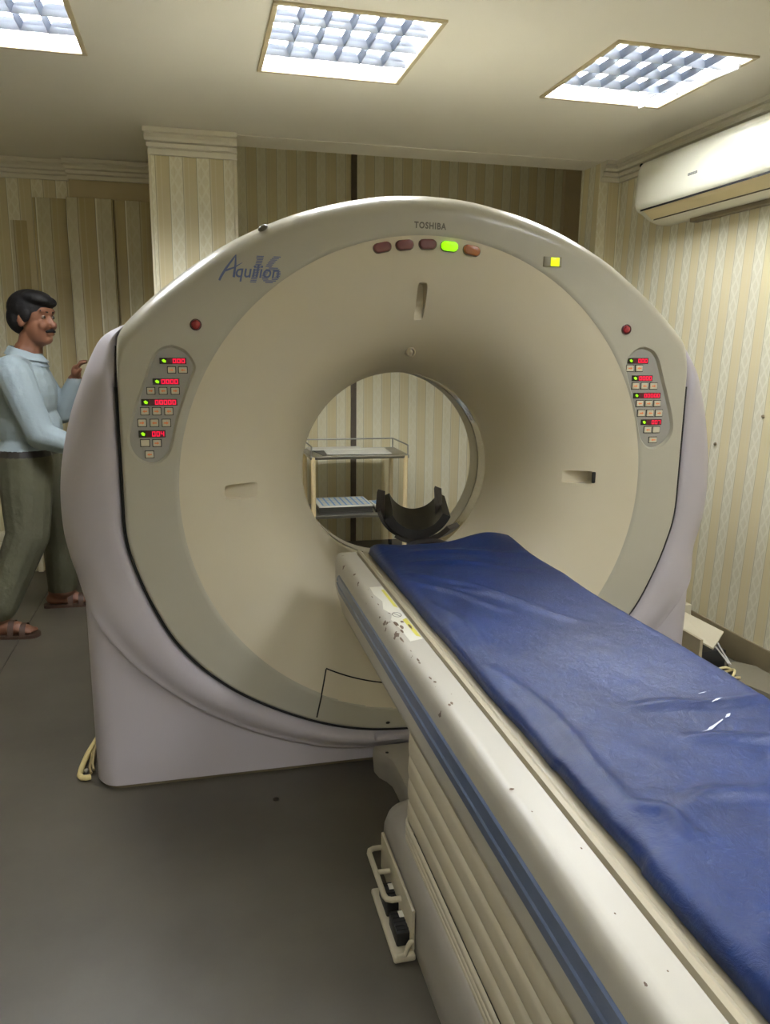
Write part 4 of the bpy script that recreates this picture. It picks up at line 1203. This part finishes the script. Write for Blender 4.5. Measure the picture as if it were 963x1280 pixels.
# ------------------------------------------------------------------ clutter at the right wall
m_boxw = mat('box_board', (206, 198, 172), 0.6, vary=0.05)
bm = bmesh.new(); box(bm, -0.06, 0.06, -0.10, 0.10, 0, 0.205, 0.004)
o = obj('white_carton', bm, m_boxw, None, 40); o.location = (2.317, 3.335, 0.0); o.rotation_euler = (0, 0, 0.0)
tag(o, 'small cream carton standing behind the leaning box at the right wall', 'carton')
lb = empty('leaning_box', (2.25, 3.12, 0.0), 'open beige flat box with a raised lid beside the scanner pedestal', 'box')
bm = bmesh.new()
c = [(2.132, 2.815, 0.0), (2.146, 2.815, 0.0), (2.146, 3.20, 0.0), (2.132, 3.20, 0.0)]
v = [bm.verts.new(p) for p in c] + [bm.verts.new((x - 0.004, y, 0.198)) for x, y, z in c]
for f in ((0, 3, 2, 1), (4, 5, 6, 7), (0, 1, 5, 4), (1, 2, 6, 5), (2, 3, 7, 6), (3, 0, 4, 7)): bm.faces.new([v[i] for i in f])
wparent(obj('front_panel', bm, mat('box_side', (176, 164, 134), 0.6, vary=0.08)), lb)
bm = bmesh.new()
c = [(2.216, 2.838, 0.135), (2.298, 2.885, 0.190), (2.262, 3.20, 0.203), (2.150, 3.20, 0.165)]
v = [bm.verts.new(p) for p in c] + [bm.verts.new((x, y, z + 0.008)) for x, y, z in c]
for f in ((0, 3, 2, 1), (4, 5, 6, 7), (0, 1, 5, 4), (1, 2, 6, 5), (2, 3, 7, 6), (3, 0, 4, 7)): bm.faces.new([v[i] for i in f])
wparent(obj('lid', bm, m_boxw), lb)
wparent(new_box('support', (2.17, 2.23, 3.07, 3.20, 0.0, 0.165), mat('box_side', (176, 164, 134), 0.6)), lb)
# dark device with a bent silver strip
dv = empty('dark_device', (2.30, 2.92, 0), 'dark flat device with pale strips wedged behind the leaning box', 'device')
bm = bmesh.new(); box(bm, 2.165, 2.335, 2.90, 3.05, 0.0, 0.10, 0.004)
wparent(obj('case', bm, mat('device_dark', (46, 46, 46), 0.4), None, 40), dv)
bm = bmesh.new(); tube(bm, [(2.32, 3.00, 0.104), (2.30, 2.92, 0.103), (2.275, 2.80, 0.08)], 0.004, 6); tube(bm, [(2.333, 2.96, 0.112), (2.318, 2.92, 0.104), (2.285, 2.80, 0.075)], 0.004, 6)
wparent(obj('strip', bm, mat('strip_white', (212, 210, 204), 0.4), None, 60), dv)
# tangle of cream cable
bm = bmesh.new()
tube(bm, [(2.095 + 0.075 * math.cos(t) + 0.10, 2.76 + 0.04 * math.sin(t), 0.055 + 0.014 * math.sin(2.3 * t)) for t in [0.3 + k * 0.22 for k in range(34)]], 0.006, 8)
tube(bm, [(2.06 + 0.01 * k + 0.06, 2.79 - 0.008 * k, 0.045 + 0.02 * abs(math.sin(k * 0.35))) for k in range(14)], 0.006, 8)
tag(obj('cable_coil', bm, mat('cable_cream', (206, 192, 142), 0.5), None, 60), 'coiled cream cable on the floor beside the dark device', 'cable')
bm = bmesh.new()
c = [(2.345, 2.90), (2.265, 2.70), (2.33, 2.50), (2.455, 2.46), (2.455, 2.84), (2.40, 2.91)]
v0 = [bm.verts.new((x, y, 0.0)) for x, y in c]; v1 = [bm.verts.new((x, y, 0.035)) for x, y in c]
bm.faces.new(v1); bm.faces.new(list(reversed(v0)))
for i in range(len(c)): bm.faces.new((v0[i], v0[(i + 1) % 6], v1[(i + 1) % 6], v1[i]))
tag(obj('grey_board', bm, mat('board_grey', (122, 116, 98), 0.5, vary=0.05)), 'flat grey board lying on the floor against the right wall', 'board')
bm = bmesh.new(); box(bm, 2.10, 2.24, 2.66, 2.80, 0.0, 0.03, 0.004)
tag(obj('black_box', bm, mat('device_dark', (46, 46, 46), 0.4), None, 40), 'low black case under the cream cable coil', 'case')

# ------------------------------------------------------------------ person
m_skin = mat('skin', (114, 74, 52), 0.55, vary=0.08, vscale=20)
m_shirt = mat('shirt_blue', (146, 160, 164), 0.75, vary=0.05, vscale=9, bump=0.5, bscale=9)
m_trous = mat('trousers_olive', (80, 79, 60), 0.8, vary=0.08, vscale=8, bump=0.6, bscale=9)
m_belt = mat('belt_dark', (34, 28, 24), 0.45)
m_sandal = mat('sandal_brown', (66, 46, 34), 0.6)
m_hair = mat('hair_black', (18, 16, 16), 0.65, bump=0.6, bscale=45, spec=0.3)
px, py = -0.80, 4.28
person = empty('person', (px, py, 0), 'person in pale blue shirt and olive trousers walking behind the scanner\'s left side', 'person')

def capsule(bm, p0, r0, p1, r1, n=14):
    p0, p1 = Vector(p0), Vector(p1); d = (p1 - p0); L_ = d.length; d.normalize()
    up = Vector((0, 0, 1)) if abs(d.z) < 0.9 else Vector((1, 0, 0))
    a = d.cross(up).normalized(); c = a.cross(d)
    ctr = []
    for k in range(5): 
        t = PI / 2 * (1 - k / 4); ctr.append((-r0 * math.sin(t), max(r0 * math.cos(t), r0 * 0.02)))
    for k in range(5):
        t = PI / 2 * k / 4; ctr.append((L_ + r1 * math.sin(t), max(r1 * math.cos(t), r1 * 0.02)))
    loft(bm, [[p0 + d * s + (a * math.cos(2 * PI * k / n) + c * math.sin(2 * PI * k / n)) * r for k in range(n)] for s, r in ctr], True, True, True)
def ellipsoid(bm, c, r, rz=0.0, ry=0.0):
    tmp = bmesh.ops.create_uvsphere(bm, u_segments=20, v_segments=12, radius=1.0)
    Mx = Matrix.Translation(c) @ Matrix.Rotation(rz, 4, 'Z') @ Matrix.Rotation(ry, 4, 'Y') @ Matrix.Diagonal((r[0], r[1], r[2], 1))
    bmesh.ops.transform(bm, matrix=Mx, verts=tmp['verts'])
def fuse(name, bm, voxel, smooth=3):
    bmesh.ops.recalc_face_normals(bm, faces=bm.faces)
    me = bpy.data.meshes.new(name); bm.to_mesh(me); bm.free()
    o = bpy.data.objects.new(name, me); COL.objects.link(o)
    md = o.modifiers.new('r', 'REMESH'); md.mode = 'VOXEL'; md.voxel_size = voxel
    ms = o.modifiers.new('s', 'SMOOTH'); ms.factor = 0.5; ms.iterations = smooth
    dg = bpy.context.evaluated_depsgraph_get()
    me2 = bpy.data.meshes.new_from_object(o.evaluated_get(dg))
    o.modifiers.clear(); o.data = me2
    shade(me2, 180)
    return o
bm = bmesh.new()
# torso (faces +X)
ellipsoid(bm, (-0.825, 4.29, 1.19), (0.150, 0.200, 0.21), 0.05)
ellipsoid(bm, (-0.815, 4.29, 1.02), (0.155, 0.185, 0.16), 0.05)
ellipsoid(bm, (-0.835, 4.29, 0.89), (0.150, 0.180, 0.13), 0.05)
capsule(bm, (-0.845, 4.11, 1.305), 0.085, (-0.815, 4.47, 1.315), 0.080)
capsule(bm, (-0.815, 4.28, 1.33), 0.100, (-0.795, 4.27, 1.40), 0.070)
capsule(bm, (-0.795, 4.27, 1.38), 0.060, (-0.770, 4.262, 1.48), 0.058)
# near arm hanging with bent elbow, hand on the machine's flank
capsule(bm, (-0.830, 4.095, 1.285), 0.088, (-0.730, 4.05, 1.01), 0.070)
capsule(bm, (-0.730, 4.05, 1.01), 0.070, (-0.545, 4.08, 0.935), 0.044)
hand_n = (-0.50, 4.085, 0.93)
ellipsoid(bm, (-0.470, 4.085, 0.928), (0.046, 0.018, 0.036))
for k in range(4):
    dz = 0.027 - 0.018 * k; ln = (0.050, 0.058, 0.054, 0.042)[k]
    capsule(bm, (-0.430, 4.085, 0.928 + dz), 0.0095, (-0.430 + ln * 0.7, 4.090, 0.924 + dz), 0.009, 8)
    capsule(bm, (-0.430 + ln * 0.7, 4.090, 0.924 + dz), 0.009, (-0.430 + ln, 4.112, 0.912 + dz), 0.008, 8)
capsule(bm, (-0.485, 4.085, 0.955), 0.011, (-0.445, 4.075, 0.988), 0.009, 8)
# far arm raised, fingers at the shell
capsule(bm, (-0.815, 4.47, 1.30), 0.075, (-0.70, 4.53, 1.08), 0.062)
capsule(bm, (-0.70, 4.53, 1.08), 0.062, (-0.612, 4.47, 1.25), 0.040)
ellipsoid(bm, (-0.600, 4.450, 1.295), (0.026, 0.034, 0.042))
for k in range(4):
    dy = -0.027 + 0.018 * k; ln = (0.040, 0.050, 0.048, 0.036)[k]
    capsule(bm, (-0.590, 4.450 + dy, 1.325), 0.0095, (-0.573, 4.447 + dy, 1.325 + ln * 0.55), 0.009, 8)
    capsule(bm, (-0.573, 4.447 + dy, 1.325 + ln * 0.55), 0.009, (-0.547, 4.445 + dy, 1.325 + ln * 0.65), 0.008, 8)
capsule(bm, (-0.595, 4.420, 1.285), 0.011, (-0.570, 4.403, 1.315), 0.009, 8)
# near leg trailing, far leg planted
capsule(bm, (-0.835, 4.20, 0.86), 0.138, (-0.840, 4.14, 0.50), 0.104)
capsule(bm, (-0.840, 4.14, 0.50), 0.104, (-0.975, 4.06, 0.16), 0.080)
capsule(bm, (-0.975, 4.06, 0.16), 0.078, (-0.990, 4.055, 0.13), 0.072)
capsule(bm, (-0.800, 4.38, 0.86), 0.130, (-0.735, 4.44, 0.49), 0.100)
capsule(bm, (-0.735, 4.44, 0.49), 0.100, (-0.755, 4.49, 0.12), 0.078)
# feet
for hx, hy, yawf, up in ((-1.025, 4.045, -0.10, 0.0), (-0.815, 4.485, 0.05, 0.0)):
    c_, s_ = math.cos(yawf), math.sin(yawf)
    def fpt(f, l, z): return (hx + f * c_ - l * s_, hy + f * s_ + l * c_, z)
    capsule(bm, fpt(0.02, 0, 0.10), 0.040, fpt(0.02, 0, 0.05), 0.034)
    capsule(bm, fpt(0.0, 0, 0.046), 0.032, fpt(0.12, 0, 0.044), 0.036)
    ellipsoid(bm, fpt(0.14, 0, 0.040), (0.055, 0.042, 0.022), yawf)
    for k in range(5):
        capsule(bm, fpt(0.165, 0.030 - 0.015 * k, 0.032), 0.0095, fpt(0.205 - 0.007 * abs(k - (1 if hy < 4.2 else 3)), 0.033 - 0.0165 * k, 0.029), 0.010, 8)
# head: skull, jaw, nose, ears (turned a little towards the camera)
HC = Vector((-0.752, 4.252, 1.558)); hz = -0.50
Hm = Matrix.Translation(HC) @ Matrix.Rotation(hz, 4, 'Z') @ Matrix.Rotation(0.06, 4, 'Y')
HS = 1.12
def hp(x, y, z): return tuple(Hm @ Vector((x * HS, y * HS, z * HS)))
ellipsoid(bm, hp(-0.012, 0, 0.030), (0.1053, 0.0829, 0.0963), hz)
ellipsoid(bm, hp(0.026, 0, -0.035), (0.0694, 0.0650, 0.0896), hz)
ellipsoid(bm, hp(0.052, 0, -0.080), (0.0381, 0.0403, 0.0291), hz)
capsule(bm, hp(0.082, 0, 0.012), 0.009, hp(0.100, 0, -0.020), 0.014, 8)
ellipsoid(bm, hp(0.070, 0.028, -0.020), (0.0224, 0.0269, 0.0246), hz); ellipsoid(bm, hp(0.070, -0.028, -0.020), (0.0224, 0.0269, 0.0246), hz)
ellipsoid(bm, hp(0.070, 0, 0.040), (0.0160, 0.0560, 0.0200), hz)
capsule(bm, hp(0.086, -0.018, -0.058), 0.007, hp(0.086, 0.018, -0.058), 0.007, 8)
for s in (-1, 1): ellipsoid(bm, hp(-0.008, s * 0.074, -0.006), (0.0202, 0.0090, 0.0336), hz - s * 0.3)
body = fuse('body', bm, 0.0065, 3)
me = body.data
for m in (m_skin, m_shirt, m_trous, m_belt, m_sandal): me.materials.append(m)
for p in me.polygons:
    c = p.center
    idx = 1
    if c.z < 0.095: idx = 0
    elif c.z < 0.895: idx = 2
    elif c.z < 0.925: idx = 3
    arm_n = c.x > -0.565 and c.z > 0.85 and c.y < 4.2
    near_sleeve = c.y < 4.15 and c.z > 0.86 and c.x > -0.68
    if near_sleeve: idx = 1
    if c.x > -0.545 and c.z > 0.86 and c.y < 4.2: idx = 0
    if c.z > 1.262 and c.x > -0.645 and c.y > 4.36: idx = 0
    # neck and head above a slanted collar line
    if c.z > 1.395 + 0.25 * max(0, -(c.x + 0.80)) and abs(c.y - 4.27) < 0.14 and c.x < -0.6: idx = 0
    if idx == 2 and c.y < 4.13 and c.x > -0.68 and c.z > 0.86: idx = 1
    p.material_index = idx
wparent(body, person)
# collar
bm = bmesh.new()
rings = []
for z, r, o_ in ((1.35, 0.104, 0.0), (1.385, 0.084, 0.0), (1.412, 0.073, -0.004), (1.406, 0.080, -0.004), (1.372, 0.104, 0.0)):
    rings.append([(-0.803 + o_ + r * math.cos(t), 4.272 + r * 0.98 * math.sin(t), z + 0.022 * -math.cos(t)) for t in [2 * PI * k / 28 for k in range(28)]])
loft(bm, rings); wparent(obj('collar', bm, m_shirt, None, 60), person)
# hair cap with side parting mass
bm = bmesh.new()
ellipsoid(bm, hp(-0.022, 0, 0.050), (0.1131, 0.0930, 0.0896), hz)
ellipsoid(bm, hp(-0.055, 0, 0.005), (0.0739, 0.0874, 0.0840), hz)
ellipsoid(bm, hp(0.030, -0.018, 0.092), (0.0739, 0.0672, 0.0381), hz, 0.15)
ellipsoid(bm, hp(0.055, 0.010, 0.080), (0.0448, 0.0616, 0.0291), hz, 0.3)
for s in (-1, 1): ellipsoid(bm, hp(0.006, s * 0.070, 0.020), (0.0336, 0.0134, 0.0381), hz)
hair = fuse('hair', bm, 0.005, 2); hair.data.materials.append(m_hair); wparent(hair, person)
bm = bmesh.new(); capsule(bm, hp(0.084, -0.026, -0.046), 0.006, hp(0.091, 0, -0.041), 0.0085, 8); capsule(bm, hp(0.091, 0, -0.041), 0.0085, hp(0.084, 0.026, -0.046), 0.006, 8)
wparent(obj('moustache', bm, m_hair, None, 180), person)
for s in (-1, 1):
    bm = bmesh.new(); bmesh.ops.create_uvsphere(bm, u_segments=12, v_segments=8, radius=0.010)
    for f in bm.faces:
        f.material_index = 1 if f.calc_center_median().x > 0.0058 else 0
    o = obj('eye', bm, [mat('eye_white', (120, 104, 92), 0.5), mat('eye_dark', (26, 18, 14), 0.2)], None, 180); wparent(o, person)
    o.location = Vector(hp(0.072, s * 0.030, 0.014)); o.rotation_euler = (0, 0, hz)
    bm = bmesh.new(); capsule(bm, hp(0.082, s * 0.016, 0.036), 0.004, hp(0.070, s * 0.046, 0.041), 0.0035, 8)
    wparent(obj('eyebrow', bm, m_hair, None, 180), person)
# sandals
for hx, hy, yawf in ((-1.025, 4.045, -0.10), (-0.815, 4.485, 0.05)):
    c_, s_ = math.cos(yawf), math.sin(yawf)
    bm = bmesh.new()
    out = [(-0.045, 0), (-0.035, 0.030), (0.03, 0.038), (0.13, 0.048), (0.20, 0.044), (0.226, 0.015), (0.224, -0.018), (0.20, -0.044), (0.13, -0.048), (0.03, -0.038), (-0.035, -0.030)]
    out = catmull(out + [out[0]], 4)[:-1]
    W = lambda f, l, z: (hx + f * c_ - l * s_, hy + f * s_ + l * c_, z)
    loft(bm, [[W(f, l, 0.0) for f, l in out], [W(f, l, 0.016) for f, l in out]], True, True, True)
    so = wparent(obj('sandal_sole', bm, m_sandal, None, 40), person)
    bm = bmesh.new()
    for f0 in (0.085, 0.14):
        loft(bm, [[W(f0 + df, 0.050 * math.cos(t), 0.014 + (0.072 if f0 < 0.1 else 0.056) * math.sin(t)) for t in [PI * k / 12 for k in range(13)]] for df in (0.0, 0.028)], False)
    o = obj('sandal_strap', bm, m_sandal, None, 60); o.parent = so
